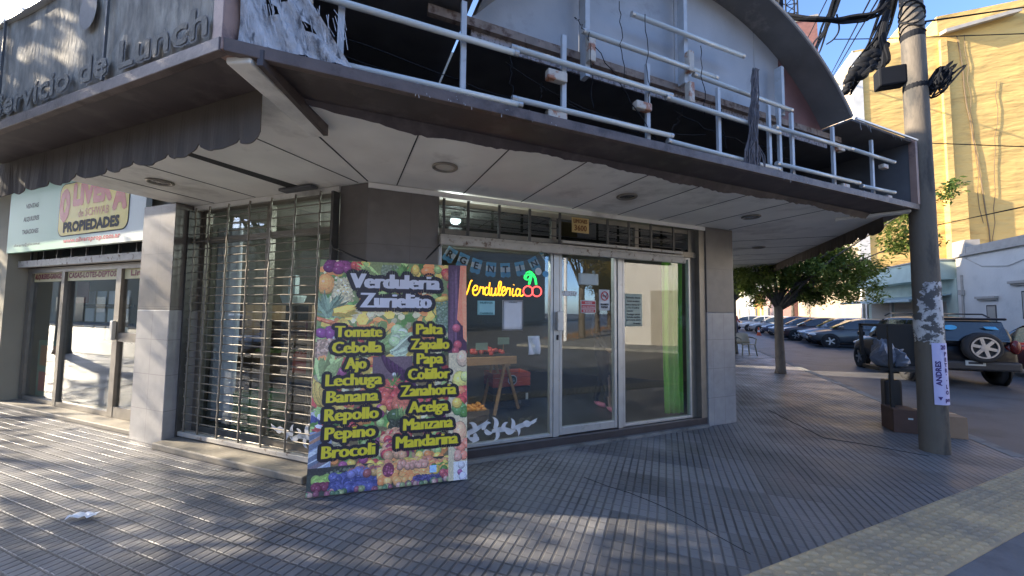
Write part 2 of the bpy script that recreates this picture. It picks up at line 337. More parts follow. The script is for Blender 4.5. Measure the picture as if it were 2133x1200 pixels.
# ================================================================ the setting
MB().prism([(-300, -300, -.5), (300, -300, -.5), (300, 400, -.5), (-300, 400, -.5)], (0, 0, .4)).build('road', m_road, kind='structure')
pv = [(-90, -.9), (-3.2, -.9), (3.2, 5.5), (3.7, 6.0), (3.7, 170), (-90, 170)]
MB().prism([(x, y, -.3) for x, y in pv], (0, 0, .3)).build('pavement', m_pave, kind='structure')
k = MB()
def kerb_run(k, a, b, wd=.14, z=.004):
    a = Vector(a+(0,)); b = Vector(b+(0,)); d = (b-a).normalized(); n = Vector((d.y, -d.x, 0)); L = (b-a).length; q = 0
    while q < L:
        e = min(q+1.0, L); p0 = a+d*(q+.006); p1 = a+d*(e-.006)
        k.prism([p0+n*.01+EZ*-.25, p1+n*.01+EZ*-.25, p1-n*wd+EZ*-.25, p0-n*wd+EZ*-.25], (0, 0, .25+z)); q = e
kerb_run(k, (3.7, 6.1), (3.7, 70)); kerb_run(k, (-60, -.9), (-3.4, -.9))
k.build('kerb', m_conc, kind='structure')
# opposite blocks: pavements
MB().prism([(11.6, -.9, -.3), (90, -.9, -.3), (90, 170, -.3), (11.6, 170, -.3)], (0, 0, .3)).build('far_pavement', m_conc, kind='structure')
MB().prism([(-90, -60, -.3), (90, -60, -.3), (90, -10.5, -.3), (-90, -10.5, -.3)], (0, 0, .3)).build('pavement_across', m_conc, kind='structure')
# warning strip with raised studs and the ramp to the road
tp = MB(); tp.prism([(-3.2, -.9, -.2), (-2.74, -1.1, -.2), (3.75, 5.40, -.2), (3.75, 6.06, -.2), (3.2, 5.5, -.2)], (0, 0, .206))
du = Vector((S2, S2, 0)); dn = Vector((S2, -S2, 0)); T0 = Vector((0, 2.3, .006))
for i in range(-16, 56):
    for j in range(7):
        p = T0+du*(i*.092+(.046 if j % 2 else 0))+dn*(.035+j*.064)
        if p.x > 3.7: continue
        Tm = Matrix.Translation(p) @ Matrix.Rotation(math.radians(8), 4, 'Z')
        tp.ell((0, 0, 0), (.036, .018, .020), 10, 6, 0, Tm)
tp.build('warning_paving', m_tact, kind='structure')
MB().prism([(-2.74, -1.1, -.2), (-1.2, -2.0, -.2), (4.8, 4.2, -.2), (3.75, 5.4, -.2)], (0, 0, .2)).build('ramp', m_ramp, kind='structure')
# dark seam across the pavement where two pours of tiles meet
sm = MB()
pts = [(-1.05, 3.7), (-.2, 3.55), (.55, 3.25), (1.2, 3.1)]
sm.tube([(x, y, -.002) for x, y in [(-.72, 3.72), (-.5, 3.62), (-.3, 3.56), (-.12, 3.47), (.0, 3.4), (.16, 3.29), (.3, 3.15), (.5, 2.98)]], .005, 5)
sm.tube([(x, y, -.003) for x, y in [(1.55, 7.4), (1.7, 6.7), (1.85, 6.05), (2.2, 5.95), (2.7, 5.75)]], .008, 5)
sm.build('pavement_joint', m_gap, kind='structure')

# ================================================================ the corner building
B = thing('corner_building', 'single storey corner shop building with taupe tiled pillars and chamfered corner front', 'building', (-2.62, 2.87, 0))
BO = Vector((-2.62, 2.87, 0))
class PB(MB):            # world coordinates for a part of a thing standing at 'o'
    def __init__(s, o=BO): super().__init__(); s.o = Vector(o)
    def build(s, *a, **k):
        s.v = [tuple(Vector(v)-s.o) for v in s.v]; return super().build(*a, **k)
q = oc(5.02)
PB().prism([(-5.88, 2.90, 2.80), (-2.61, 2.90, 2.80), (.92, 6.44, 2.80), (.92, 9.2, 2.80), (-5.88, 9.2, 2.80)], (0, 0, 1.5)).build('upper_wall', m_plaster, B)
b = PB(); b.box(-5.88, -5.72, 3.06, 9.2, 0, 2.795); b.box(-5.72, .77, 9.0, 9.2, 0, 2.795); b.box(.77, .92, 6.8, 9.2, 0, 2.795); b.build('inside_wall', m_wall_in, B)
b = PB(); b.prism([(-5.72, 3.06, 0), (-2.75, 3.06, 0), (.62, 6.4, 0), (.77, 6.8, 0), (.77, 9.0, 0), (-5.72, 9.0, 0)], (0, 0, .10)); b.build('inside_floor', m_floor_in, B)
def pillar(poly, split, ztop=2.765):
    lo = PB().prism([(x, y, 0) for x, y in poly], (0, 0, split)).build('pillar', m_tile_light, B)
    c = Vector((sum(p[0] for p in poly)/len(poly), sum(p[1] for p in poly)/len(poly), 0))
    u = PB().prism([tuple(c+(Vector((x, y, 0))-c)*.996+EZ*split) for x, y in poly], (0, 0, ztop-split)).build('pillar_upper_tiles', m_tile_dark, B)
    u.parent = lo
    bev(lo, .006); bev(u, .006)
pillar([(-5.88, 2.67), (-5.24, 2.67), (-5.24, 3.08), (-5.88, 3.08)], 1.52)
a, b_, c_ = oc(0), oc(.69), oc(.69, -.3)
pillar([(-2.97, 2.87), (a.x, a.y), (b_.x, b_.y), (c_.x, c_.y), (-2.97, 3.2)], 1.0)
a, b_, c_ = oc(4.47, .02), oc(5.02, .02), oc(4.47, -.32)
pillar([(a.x, a.y), (b_.x, b_.y), (.93, 6.85), (c_.x, c_.y)], 1.56)
b = PB(); b.prism([oc(.69), oc(4.47), oc(4.47, -.24), oc(.69, -.24)], (0, 0, .12)); bev(b.build('sill', m_sill, B), .006)
b = PB(); b.prism([oc(.72, .05), oc(4.45, .045), oc(4.45, 0.001), oc(.72, .001)], (0, 0, .035)); b.build('mortar_strip', m_conc, B)
b = PB(); b.box(-5.24, -2.98, 2.58, 3.06, 0, .07); bev(b.build('step', m_step, B), .012)
b = PB(); b.box(-5.24, -2.97, 2.855, 2.885, 2.715, 2.766); b.prism([oc(0.0, .015, 2.715), oc(5.0, .015, 2.715), oc(5.0, .001, 2.715), oc(0.0, .001, 2.715)], (0, 0, .05)); b.build('ceiling_trim', m_soffit, B)

# ---------------------------------------------------------------- canopy
CN = thing('canopy', 'white panelled canopy with dark brown edge over the corner pavement', 'canopy', (-2.62, 2.87, 2.77))
CO = Vector((-2.62, 2.87, 2.77))
F0 = Vector((-1.95, 1.15, 0))
def fc(s, y=0, z=0): return F0+EXO*s-ENO*y+EZ*z
sof = [(-5.35, 1.45), (-2.12, 1.45), (2.55, 6.12), (2.55, 13), (.94, 13), (.94, 6.45), (-2.62, 2.885), (-5.35, 2.885)]
PB(CO).prism([(x, y, 2.772) for x, y in sof], (0, 0, .02)).build('soffit', m_soffit, CN)
b = PB(CO)
def strip(b, p0, p1, wd, z=2.7685, t=.0032):
    p0 = Vector(p0+(0,)); p1 = Vector(p1+(0,)); d = (p1-p0).normalized(); n = Vector((-d.y, d.x, 0))*wd/2
    b.prism([p0+n+EZ*z, p1+n+EZ*z, p1-n+EZ*z, p0-n+EZ*z], (0, 0, t))
for x, wd in ((-2.71, .010), (-4.15, .012), (-4.85, .012)): strip(b, (x, 1.46), (x-.02, 2.85), wd); b.build('panel_joint', m_gap, CN); b = PB(CO)
b.prism([(-3.50, 1.46, 2.7685), (-3.36, 2.84, 2.7685), (-3.52, 2.80, 2.7685), (-3.56, 1.46, 2.7685)], (0, 0, .0032))
b.build('panel_gap', m_gap, CN); b = PB(CO); strip(b, (-2.11, 1.6), (-2.61, 2.85), .012); b.build('panel_joint', m_gap, CN); b = PB(CO)
for i in range(8):
    s = .26+i*.67; p1 = oc(s, .02); p0 = oc(s, 1.33); strip(b, (p0.x, p0.y), (p1.x, p1.y), .009); b.build('panel_joint', m_gap, CN); b = PB(CO)
for i in range(5): strip(b, (.96, 7.4+i*.9), (2.53, 7.4+i*.9), .009); b.build('panel_joint', m_gap, CN); b = PB(CO)
b = PB(CO); b.box(-3.62, -3.18, 2.70, 2.80, 2.735, 2.766); bev(b.build('fluorescent_fitting', m_darkgrey, CN), .01)
b = PB(CO)
b.prism([(-5.35, 1.17, 2.785), (-1.95, 1.17, 2.785), (-2.12, 1.46, 2.785), (-5.35, 1.46, 2.785)], (0, 0, .012))
b.prism([fc(0.03, .01, 2.785), fc(6.65, .01, 2.785), Vector((2.50, 6.20, 2.785)), Vector((-2.14, 1.54, 2.785))], (0, 0, .012))
b.box(2.55, 2.75, 5.9, 13, 2.785, 2.8)
b.build('edge_underside', m_brown, CN)
b = PB(CO); b.box(-5.35, -1.952, 1.124, 1.168, 2.773, 2.842); b.prism([fc(0.0, -.02, 2.775), fc(6.67, -.02, 2.775), fc(6.67, .02, 2.775), fc(0.0, .02, 2.775)], (0, 0, .067)); bev(b.build('edge_lip', m_lip, CN), .004)
# torn edge of the old scalloped cloth left along the chamfered side
b = PB(CO); rng = random.Random(3); n = 160; vs = []
for i in range(n+1):
    t = i*(6.1/n); ph = (t % .67)/.67; h = .05+.012*math.sin(t*2.3)+.006*math.sin(t*11)+rng.uniform(-.004, .006)
    if t < .6: h *= .35+.65*t/.6
    p = fc(.28+t, .318, 2.786); vs += [p, p-EZ*h-ENO*(.01+.05*h/.08)+EXO*rng.uniform(-.004, .004)]
b.add(vs, [(2*i, 2*i+2, 2*i+3, 2*i+1) for i in range(n)])
o = b.build('torn_valance_edge', m_brown, CN); sd = o.modifiers.new('thickness', 'SOLIDIFY'); sd.thickness = .004
# corner brackets: white beams along the mitres
def beam(b, p, q, wd, h):
    p = Vector(p); q = Vector(q); d = (q-p).normalized(); n = d.cross(EZ).normalized()*wd/2
    b.prism([p+n, q+n, q-n, p-n], (0, 0, h))
b = PB(CO); beam(b, (-2.16, 1.90, 2.715), (-1.93, 1.20, 2.75), .13, .055); bev(b.build('corner_beam', m_soffit, CN), .01)
b = PB(CO); beam(b, (-2.08, 1.87, 2.70), (-1.83, 1.24, 2.74), .03, .08); b.build('corner_angle_iron', m_brown, CN)
b = PB(CO); beam(b, (2.05, 6.05, 2.735), (2.70, 5.86, 2.75), .11, .035); bev(b.build('corner_beam', m_soffit, CN), .008)
# recessed downlights
for (x, y) in ((-4.54, 2.17), (-1.72, 2.78), (-.35, 4.16), (1.03, 5.56), (1.63, 8.21)):
    T = Matrix.Translation((x, y, 2.768))
    r = PB(CO).lathe([(.108, .002), (.11, -.008), (.1, -.016), (.085, -.012), (.082, .0), (.080, .003)], 28, 0, T).build('downlight', m_alu_br, CN, smooth=True)
    l = PB(CO).lathe([(.081, -.002), (.06, -.006), (.03, -.0075), (.0005, -.008)], 24, 0, T).build('lens', m_winD if x > -1 or x < -3 else M('downlight_lens', (.55, .5, .42), .3), CN, smooth=True); l.parent = r
# scalloped cloth valance along the left edge
def valance(name, x0, x1, y, zt, parent, cusps, drop=.2, seg=14, axis='x', org=CO):
    b = PB(org); rng = random.Random(5)
    for k in range(len(cusps)-1):
        a, c = cusps[k], cusps[k+1]
        for i in range(seg):
            t0, t1 = i/seg, (i+1)/seg
            def pt(t, low):
                x = a+(c-a)*t; h = drop+.062*(math.sin(math.pi*t)**.55 if 0 < t < 1 else 0)
                w_ = .012*math.sin(math.pi*t)+.009*math.sin(x*9)+.006*math.sin(x*31+1)+.004*math.sin(x*53)
                z = zt-(h if low else 0); yy = y-(w_ if low else 0)
                return (x, yy, z) if axis == 'x' else (yy, x, z)
            b.add([pt(t0, 0), pt(t1, 0), pt(t1, 1), pt(t0, 1)], [(0, 1, 2, 3)])
    o = b.build(name, m_valance, parent, smooth=False); s = o.modifiers.new('thickness', 'SOLIDIFY'); s.thickness = .006
    return o
VA = thing('scalloped_valance', 'grey brown scalloped cloth valance hanging from the canopy edge at the left', 'valance', (-3.6, 1.45, 2.78))
valance('cloth', -5.4, -2.1, 1.44, 2.784, VA, [-5.5, -5.1, -4.86, -4.48, -4.03, -3.66, -3.31, -2.96, -2.6, -2.28, -2.09], org=(-3.6, 1.45, 2.78), drop=.245)
VB = thing('scalloped_valance', 'dark cloth valance hanging along the canopy edge on the side street, right of the shop', 'valance', (2.56, 9, 2.78))
valance('cloth', 6, 13, 2.56, 2.784, VB, [6.15+.35*i for i in range(20)], axis='y', org=(2.56, 9, 2.78), drop=.14)

# ---------------------------------------------------------------- left sign (film with letter remains)
LS = thing('wrecked_sign', 'crumpled grey silver sign film with raised letters on the left canopy front', 'sign', (-3.6, 1.15, 2.84))
LO = Vector((-3.6, 1.15, 2.84))
b = PB(LO); nx, nz = 90, 26; rng = random.Random(11)
def film(x, z): return .006*math.sin(x*4+z*2)+.0035*math.sin(x*9-z*6)+.0015*math.sin(z*17+x*4)+rng.uniform(-.0009, .0009)
vs = []; x0, x1 = -5.35, -2.02
for j in range(nz+1):
    for i in range(nx+1):
        x = x0+(x1-x0)*i/nx; z = 2.845+.73*j/nz; vs.append((x, 1.15-film(x, z), z))
b.add(vs, [(j*(nx+1)+i, j*(nx+1)+i+1, (j+1)*(nx+1)+i+1, (j+1)*(nx+1)+i) for j in range(nz) for i in range(nx)])
b.build('film', m_film, LS, smooth=True)
b = PB(LO); put_text(b, 'Servicio de Lunch', (-3.22, 1.118, 2.875), (1, 0, 0.0), (0, 0, 1), (0, -1, 0), height=.15, width=2.35, bold=.006, lift=0); b.build('lettering', m_film_l, LS)
b = PB(LO); put_text(b, 'Servicio de Lunch', (-3.215, 1.122, 2.872), (1, 0, 0.0), (0, 0, 1), (0, -1, 0), height=.15, width=2.35, bold=.013, lift=0); b.build('letter_edge', m_film_d, LS)
b = PB(LO); b.add([(-3.2+.10*math.cos(a*math.pi/12), 1.122, 3.33+.12*math.sin(a*math.pi/12)) for a in range(24)], [tuple(range(24))]); b.build('faded_badge', m_film_d, LS)
b = PB(LO); b.box(-5.37, -1.93, 1.12, 1.18, 3.575, 3.60); b.build('top_edge', m_alu, LS)
for x in (-4.35, -2.98): PB(LO).box(x-.008, x+.008, 1.118, 1.13, 2.845, 3.575).build('seam', m_film_d, LS)
b = PB(LO); b.box(-2.02, -1.94, 1.13, 1.21, 2.78, 3.60); bev(b.build('corner_post', m_pinkish, LS), .006)
b = PB(LO); b.prism([(-5.35, 1.17, 3.56), (-1.96, 1.17, 3.56), (-2.6, 2.89, 3.56), (-5.35, 2.89, 3.56)], (0, 0, .012)); b.box(-5.35, -5.33, 1.18, 2.88, 2.8, 3.56); b.build('top_sheet', m_darkgrey, LS)

# ---------------------------------------------------------------- open sign box with bare lamp tubes over the chamfered front
SG = thing('open_sign_box', 'stripped sign box with bare white lamp tubes, grey panel and arched top above the shopfront', 'sign', tuple(F0+EZ*2.84), R45)
def L(s, y, z): return (s, y, z-2.84)
class SB(MB):
    def bx(s, a, b, c, d, e, f, m=0): return s.box(a, b, c, d, e-2.84, f-2.84, m)
SB().bx(0.02, 6.65, .03, 1.67, 2.805, 2.835).build('box_floor', m_darkint, SG)
SB().bx(0.05, 1.27, .02, 1.66, 3.565, 3.585).build('top_sheet', m_darkgrey, SG); SB().bx(5.37, 6.65, .0, 1.66, 3.575, 3.60).build('top_sheet', m_darkgrey, SG)
SB().bx(6.62, 6.65, .0, 1.6, 2.84, 3.575).build('end_panel', m_darkgrey, SG)
SB().bx(0.05, 6.6, 1.60, 1.64, 2.84, 3.56).build('back_board', m_darkint, SG)
SB().bx(1.27, 5.37, .24, 1.66, 3.50, 3.52).build('shelf', m_darkgrey, SG)
b = SB(); b.bx(1.0, 5.6, .205, .245, 3.465, 3.525); b.build('shelf_edge', m_rust, SG)
b = SB(); b.bx(1.3, 5.4, .245, .26, 3.38, 3.465); b.build('speckled_band', M('speckled_band', (.3, .28, .3), .7, c2=(.12, .1, .1), lo=.5, hi=.56, s2=40), SG)
cs, R_arc, zc = 3.32, 2.58, 3.58-1.64
def arc(R, n=48, lim=None):
    a0 = math.acos(min(1, 1.64/R)); return [(cs+R*math.sin(-a0+2*a0*i/n), zc+R*math.cos(-a0+2*a0*i/n)) for i in range(n+1)]
# back panel under the arch: grey with maroon right corner, built of upright sheets
xs = [(1.25, 2.17, m_panel), (2.18, 3.16, m_panel), (3.17, 4.22, m_panel), (4.23, 4.60, m_panel), (4.61, 5.38, m_redpan)]
for a, c, mt in xs:
    top = [(x, zc+math.sqrt(max(0, R_arc**2-(x-cs)**2))) for x in [a+(c-a)*i/10 for i in range(11)]]
    poly = [L(a, .25, 3.52)]+[L(x, .25, max(z, 3.521)) for x, z in top]+[L(c, .25, 3.52)]
    SB().prism(poly[::-1], (0, .02, 0)).build('back_panel', mt, SG)
ap = arc(R_arc); b = SB()
for (x0, z0), (x1, z1) in zip(ap[:-1], ap[1:]):
    t = .02; ux = Vector((x0-cs, 0, z0-zc)).normalized()*t; u2 = Vector((x1-cs, 0, z1-zc)).normalized()*t
    p = [Vector(L(x0, -.03, z0)), Vector(L(x1, -.03, z1)), Vector(L(x1, .55, z1)), Vector(L(x0, .55, z0))]
    b.add(p+[p[0]+ux, p[1]+u2, p[2]+u2, p[3]+ux], [(0, 1, 2, 3), (7, 6, 5, 4), (4, 5, 1, 0), (6, 7, 3, 2)])
b.build('arch', m_archm, SG, smooth=False)
b = SB(); b.tube([L(x, -.035, z+.012) for x, z in ap], .014, 6); b.tube([L(5.39, -.03, 3.59), L(6.66, -.03, 3.60)], .014, 6); b.build('arch_edge', m_alu, SG)
b = SB(); b.bx(6.61, 6.66, -.03, .03, 2.84, 3.61); b.build('end_post', m_pinkish, SG)
TUBES = [(-.1, 1.55, 3.23), (.50, 1.58, 2.885), (1.52, 2.89, 3.27), (1.53, 2.89, 2.935), (2.57, 3.85, 3.90), (2.11, 3.49, 3.61), (3.23, 4.53, 3.56), (2.85, 4.22, 3.24), (2.86, 4.20, 2.89), (4.18, 5.4, 3.285), (5.42, 6.27, 3.295), (4.19, 5.53, 2.94), (5.59, 6.24, 2.93)]
rng = random.Random(4)
for a, c, z in TUBES:
    a = max(a, .12); o = SB(); dz = rng.uniform(-.012, .012); y = .035 if z < 3.35 else .10
    o.tube([L(a, y, z+dz), L(c, y, z-dz)], .0195, 12); t = o.build('lamp_tube', m_tube, SG, smooth=True)
    e = SB(); e.tube([L(a-.012, y, z+dz), L(a+.02, y, z+dz)], .021, 10); e.tube([L(c-.02, y, z-dz), L(c+.012, y, z-dz)], .021, 10); ee = e.build('end_cap', m_alu, t)
    ee.parent = t
for s in (.5, 1.2, 1.93, 2.69, 3.48, 4.15, 4.30, 4.49, 5.17, 5.91):
    b = SB(); b.bx(s-.017, s+.017, .065, .09, 2.84, 3.5 if s > .6 else 3.56); b.build('mounting_strip', m_white_metal, SG)
for s, z0, z1 in ((2.17, 3.3, 4.35), (3.17, 3.5, 4.48), (4.47, 3.5, 4.0)):
    b = SB(); b.bx(s-.02, s+.02, .13, .2, z0, z1); b.build('mounting_strip', m_white_metal, SG)
for s, z, wd, h, y in ((1.86, 3.17, .15, .07, .05), (1.86, 2.885, .15, .075, .05), (2.62, 3.13, .15, .06, .05), (2.18, 3.48, .06, .18, .1), (3.18, 3.67, .06, .18, .1), (3.18, 3.40, .06, .18, .1), (5.24, 3.27, .12, .05, .05), (5.3, 2.88, .12, .05, .05), (6.1, 3.22, .1, .05, .05), (6.15, 2.87, .1, .05, .05), (.3, 3.2, .12, .06, .05)):
    b = SB(); b.bx(s-wd/2, s+wd/2, y-.02, y+.035, z-h/2, z+h/2); bev(b.build('ballast', m_ballast, SG), .008)
# torn canvas at the left end
b = SB(); rng = random.Random(8); n = 16
def edge_s(t): return .17+.36*(1-t)**1.8
vs = []
for j in range(n+1):
    t = j/n; sm_ = edge_s(t)
    for i in range(n+1):
        vs.append(L(.05+(sm_)*i/n, .0+.02*math.sin(i*1.3+j*.6)+rng.uniform(-.006, .006), 2.845+t*.72+rng.uniform(-.006, .006)))
hole = {(5, 4), (6, 4), (5, 5), (8, 6), (9, 6), (4, 7), (11, 3), (12, 3), (7, 8), (10, 9)}
b.add(vs, [(j*(n+1)+i, j*(n+1)+i+1, (j+1)*(n+1)+i+1, (j+1)*(n+1)+i) for j in range(n) for i in range(n) if (i, j) not in hole])
b.build('torn_canvas', m_torn, SG, smooth=True)
b = SB(); rng = random.Random(21)
for i in range(70):
    s0 = rng.uniform(.06, .55); z0 = rng.uniform(2.95, 3.15); b.tube([L(s0, -.005, z0), L(s0+rng.uniform(.0, .04), -.01, z0-rng.uniform(.05, .14))], .002, 3, caps=False)
for i in range(46):
    s0 = rng.choice([rng.uniform(1.3, 1.9), rng.uniform(4.2, 4.6), rng.uniform(5.5, 6.4), rng.uniform(.9, 1.3)]); z0 = rng.choice([2.85, 2.85, 3.58 if s0 > 5.4 else 2.85]); b.tube([L(s0, -.01, z0), L(s0+rng.uniform(-.02, .02), -.02, z0-rng.uniform(.03, .1))], .0022, 3, caps=False)
b.build('frayed_threads', m_torn, SG)
# shredded rag hanging at the right
b = SB(); rng = random.Random(5)
for i in range(44):
    ds = rng.gauss(0, .022); pts = []
    for kk in range(9):
        t = kk/8; z = 3.72-.88*t; spread = .6+.8*abs(t-.15)+(1.6 if t > .85 else 0)*.8
        pts.append(L(3.86-.06*t+ds*spread+.012*math.sin(t*9+i), .0+rng.gauss(0, .012), z))
    b.tube(pts, .005, 4, caps=False)
b.build('shredded_rag', M('rag', (.13, .12, .13), .9, var=.3, scale=30), SG)
# loose wires
b = SB(); rng = random.Random(14)
def wire(p, q, sag, r=.003, n=12, jit=.012):
    p = Vector(p); q = Vector(q); out = []
    for i in range(n+1):
        t = i/n; v = p.lerp(q, t); v.z -= sag*4*t*(1-t); v += Vector((rng.uniform(-jit, jit), rng.uniform(-jit, jit), rng.uniform(-jit, jit)))*(1 if 0 < i < n else 0); out.append(v)
    b.tube(out, r, 4, caps=False)
wire(L(.2, .12, 3.15), L(1.9, .15, 3.0), .05); wire(L(.2, .14, 3.05), L(2.7, .2, 2.98), .08); wire(L(1.5, .1, 3.2), L(3.4, .14, 3.1), .14); wire(L(1.9, .1, 3.05), L(4.1, .14, 3.02), .1)
wire(L(1.5, .03, 3.26), L(1.52, .03, 2.95), .0); wire(L(2.4, .05, 3.9), L(2.45, .06, 3.25), 0); wire(L(2.65, .05, 3.88), L(2.7, .06, 3.1), 0); wire(L(3.25, .05, 3.8), L(3.3, .06, 3.2), 0)
wire(L(2.2, .08, 3.5), L(2.75, .05, 2.9), .0); wire(L(2.15, .08, 3.6), L(2.2, .1, 3.05), 0); wire(L(3.5, .1, 3.5), L(3.6, .1, 3.0), 0); wire(L(1.75, .05, 3.1), L(1.72, .05, 2.95), 0)
wire(L(3.0, .1, 3.2), L(4.4, .1, 3.12), .06); wire(L(4.2, .1, 3.1), L(6.2, .12, 3.0), .12); wire(L(1.2, .1, 3.1), L(1.25, .1, 2.9), 0)
wire(L(2.0, .05, 3.64), L(2.08, .05, 3.55), -.04); wire(L(2.95, .1, 3.0), L(3.1, .1, 3.25), 0); wire(L(3.9, .1, 3.0), L(4.6, .1, 3.2), .0)
b.build('loose_wire', m_cable, SG)
# timber battens inside the box
b = SB(); b.bx(.9, 1.35, .9, .93, 3.12, 3.16); b.bx(1.35, 1.7, .9, .94, 3.1, 3.2); b.build('batten', M('batten', (.25, .17, .15), .7), SG)

# ================================================================ chamfered shopfront: local x along, y inwards, z up
SF = thing('shopfront', 'aluminium framed shop windows and glass door on the chamfered corner', 'shopfront', A0, R45)
def rect_frame(b, x0, x1, z0, z1, wd, y0, y1, wb=None):
    wb = wd if wb is None else wb
    b.box(x0, x0+wd, y0, y1, z0, z1); b.box(x1-wd, x1, y0, y1, z0, z1)
    b.box(x0+wd, x1-wd, y0+.002, y1-.002, z0, z0+wb); b.box(x0+wd, x1-wd, y0+.002, y1-.002, z1-wd, z1)
def window(x0, x1, z0, z1, parent, mt=m_alu, gm=m_glass, wd=.035, y=.05, name='window', wb=None):
    b = MB(); rect_frame(b, x0, x1, z0, z1, wd, y, y+.06, wb); f = b.build(name, mt, parent); bev(f, .004)
    b = MB(); b.box(x0+wd*.6, x1-wd*.6, y+.028, y+.034, z0+wd*.6, z1-wd*.6); g = b.build('pane', gm, f); return f
window(.70, 2.055, .125, 2.32, SF)
b = MB(); b.box(2.06, 2.135, .045, .12, .12, 2.32); bev(b.build('door_jamb', m_alu, SF), .004)
D = window(2.14, 2.97, .13, 2.32, SF, name='glass_door', wb=.085, wd=.04)
b = MB(); b.box(2.985, 3.06, .045, .12, .12, 2.32); bev(b.build('door_jamb', m_alu, SF), .004)
window(3.065, 4.24, .125, 2.32, SF, wd=.032)
b = MB(); b.box(4.245, 4.42, .08, .13, .12, 2.72); b.box(4.36, 4.47, -.0, .08, .12, 2.72); b.build('side_jamb', m_alu_br, SF)
b = MB(); b.box(2.085, 2.165, -.01, .042, 1.33, 1.55); bev(b.build('handle', m_alu, D), .006)
b = MB(); b.box(2.1, 2.12, .03, .046, 1.22, 1.28); b.build('lock', m_black, D)
# transom
b = MB(); b.box(.70, 4.42, .05, .11, 2.325, 2.40); b.box(.70, 4.42, .09, .12, 2.66, 2.715); b.box(2.04, 2.1, .06, .12, 2.4, 2.66); b.box(3.28, 3.34, .06, .12, 2.4, 2.66); b.build('transom_frame', m_alu_br, SF)
b = MB(); b.box(.70, 4.42, .085, .09, 2.4, 2.66); b.build('transom_pane', glass('transom_glass', tint=(.25, .27, .28), k=2, base=.04), SF)
# rolled grille over the door
RG = thing('rolled_security_grille', 'rolled up dark security grille with a rusty pale bottom rail over the shop door', 'security grille', A0, R45)
b = MB(); b.box(.69, 4.03, -.075, -.02, 2.215, 2.295); bev(b.build('bottom_rail', m_bar, RG), .008)
for x in (.73, .99, 1.34, 1.71, 2.10, 2.78, 3.11, 3.47, 3.86):
    b = MB(); b.box(x-.013, x+.013, -.03, -.012, 2.29, 2.70); b.build('upright', m_grille_d, RG)
for z in (2.33, 2.42, 2.51, 2.60):
    for x0, x1 in ((.7, 2.1), (2.78, 4.02)) if z > 2.4 else ((.7, 4.02),):
        b = MB(); b.tube([(x0, -.02, z), (x1, -.02, z)], .006, 6); b.build('cross_rod', m_grille_d, RG)
b = MB(); b.box(.7, 4.02, -.045, -.008, 2.30, 2.325); b.box(2.12, 4.0, -.05, -.01, 2.345, 2.375); b.build('slat', m_bar, RG)

def sheet(name, x0, x1, z0, z1, mt, label, cat='paper notice', y=.076, tilt=0, curl=.004, parent_fr=(A0, R45), group=None):
    """a sheet of paper stuck behind or before a pane; returns its Empty, local x right, z up, outward -y"""
    cx, cz = (x0+x1)/2, (z0+z1)/2; wd, h = x1-x0, z1-z0
    o = thing(name, label, cat, Vector(parent_fr[0])+Matrix.Rotation(parent_fr[1], 3, 'Z') @ Vector((cx, y, cz)), parent_fr[1], group)
    o.rotation_euler = (0, tilt, parent_fr[1])
    b = MB(); n = 6; vs = []
    for j in range(n+1):
        for i in range(n+1): vs.append((-wd/2+wd*i/n, -curl*math.sin(i*1.1+j*.7)*.5, -h/2+h*j/n))
    b.add(vs, [(j*(n+1)+i, j*(n+1)+i+1, (j+1)*(n+1)+i+1, (j+1)*(n+1)+i) for j in range(n) for i in range(n)])
    pp = b.build('sheet', mt, o, smooth=True); s = pp.modifiers.new('t', 'SOLIDIFY'); s.thickness = .0006; s.offset = 1
    return o
def write(o, lines, mt=m_ink, y=-.006, bold=.0, part='writing'):
    b = MB()
    for body, x, z, h, wd in lines: put_text(b, body, (x, y, z), (1, 0, 0), (0, 0, 1), (0, -1, 0), height=h, width=wd, bold=bold or h*.05, n=4, lift=0)
    return b.build(part, mt, o)
o = sheet('price_notice', 2.25, 2.49, 2.485, 2.665, m_orangep, 'orange handwritten paper price notice above the door', y=-.04)
write(o, [('LIMONES', 0, .025, .045, .19), ('3600', 0, -.065, .065, .17)], M('brown_ink', (.2, .08, .02), .7))
o = sheet('paper_notice', 1.14, 1.34, 1.505, 1.66, m_cyan, 'small turquoise paper notice under the neon sign')
write(o, [('HUEVOS', 0, .045, .02, .14), ('CASEROS', 0, -.068, .018, .15)], M('teal_ink', (.04, .16, .18), .7))
o = sheet('paper_notice', 1.43, 1.68, 1.335, 1.67, m_white, 'white A4 sheet in a dark bordered sleeve on the left shop window')
b = MB(); rect_frame(b, -.12, .12, -.163, .163, .006, -.006, -.005); b.build('sleeve_border', m_ink, o)
write(o, [('HORARIOS', 0, .14, .012, .1)])
o = sheet('paper_notice', 2.42, 2.71, 1.88, 2.02, m_pale, 'blank pale blue sheet at the top of the glass door')
o = sheet('warning_sign', 2.45, 2.67, 1.535, 1.69, m_white, 'red and white warning sign stuck on the glass door', 'sticker')
b = MB(); 
for z0, z1 in ((.03, .068), (-.022, .02), (-.068, -.032)): b.box(-.1, .1, -.006, -.0055, z0, z1)
b.build('red_band', m_red, o); write(o, [('AVISO', 0, .038, .022, .1), ('LOCAL CON CAMARAS', 0, -.012, .016, .18), ('DE SEGURIDAD', 0, -.06, .018, .15)], m_white, y=-.0075)
o = sheet('no_smoking_sign', 2.72, 2.88, 1.57, 1.83, m_white, 'white no smoking sign with a red ring on the glass door', 'sticker')
b = MB(); b.tube([(.052*math.cos(t*math.pi/16), -.008, .05+.052*math.sin(t*math.pi/16)) for t in range(32)], .006, 6, closed=True); b.tube([(-.036, -.008, .086), (.036, -.008, .014)], .005, 6); b.build('red_ring', m_red, o)
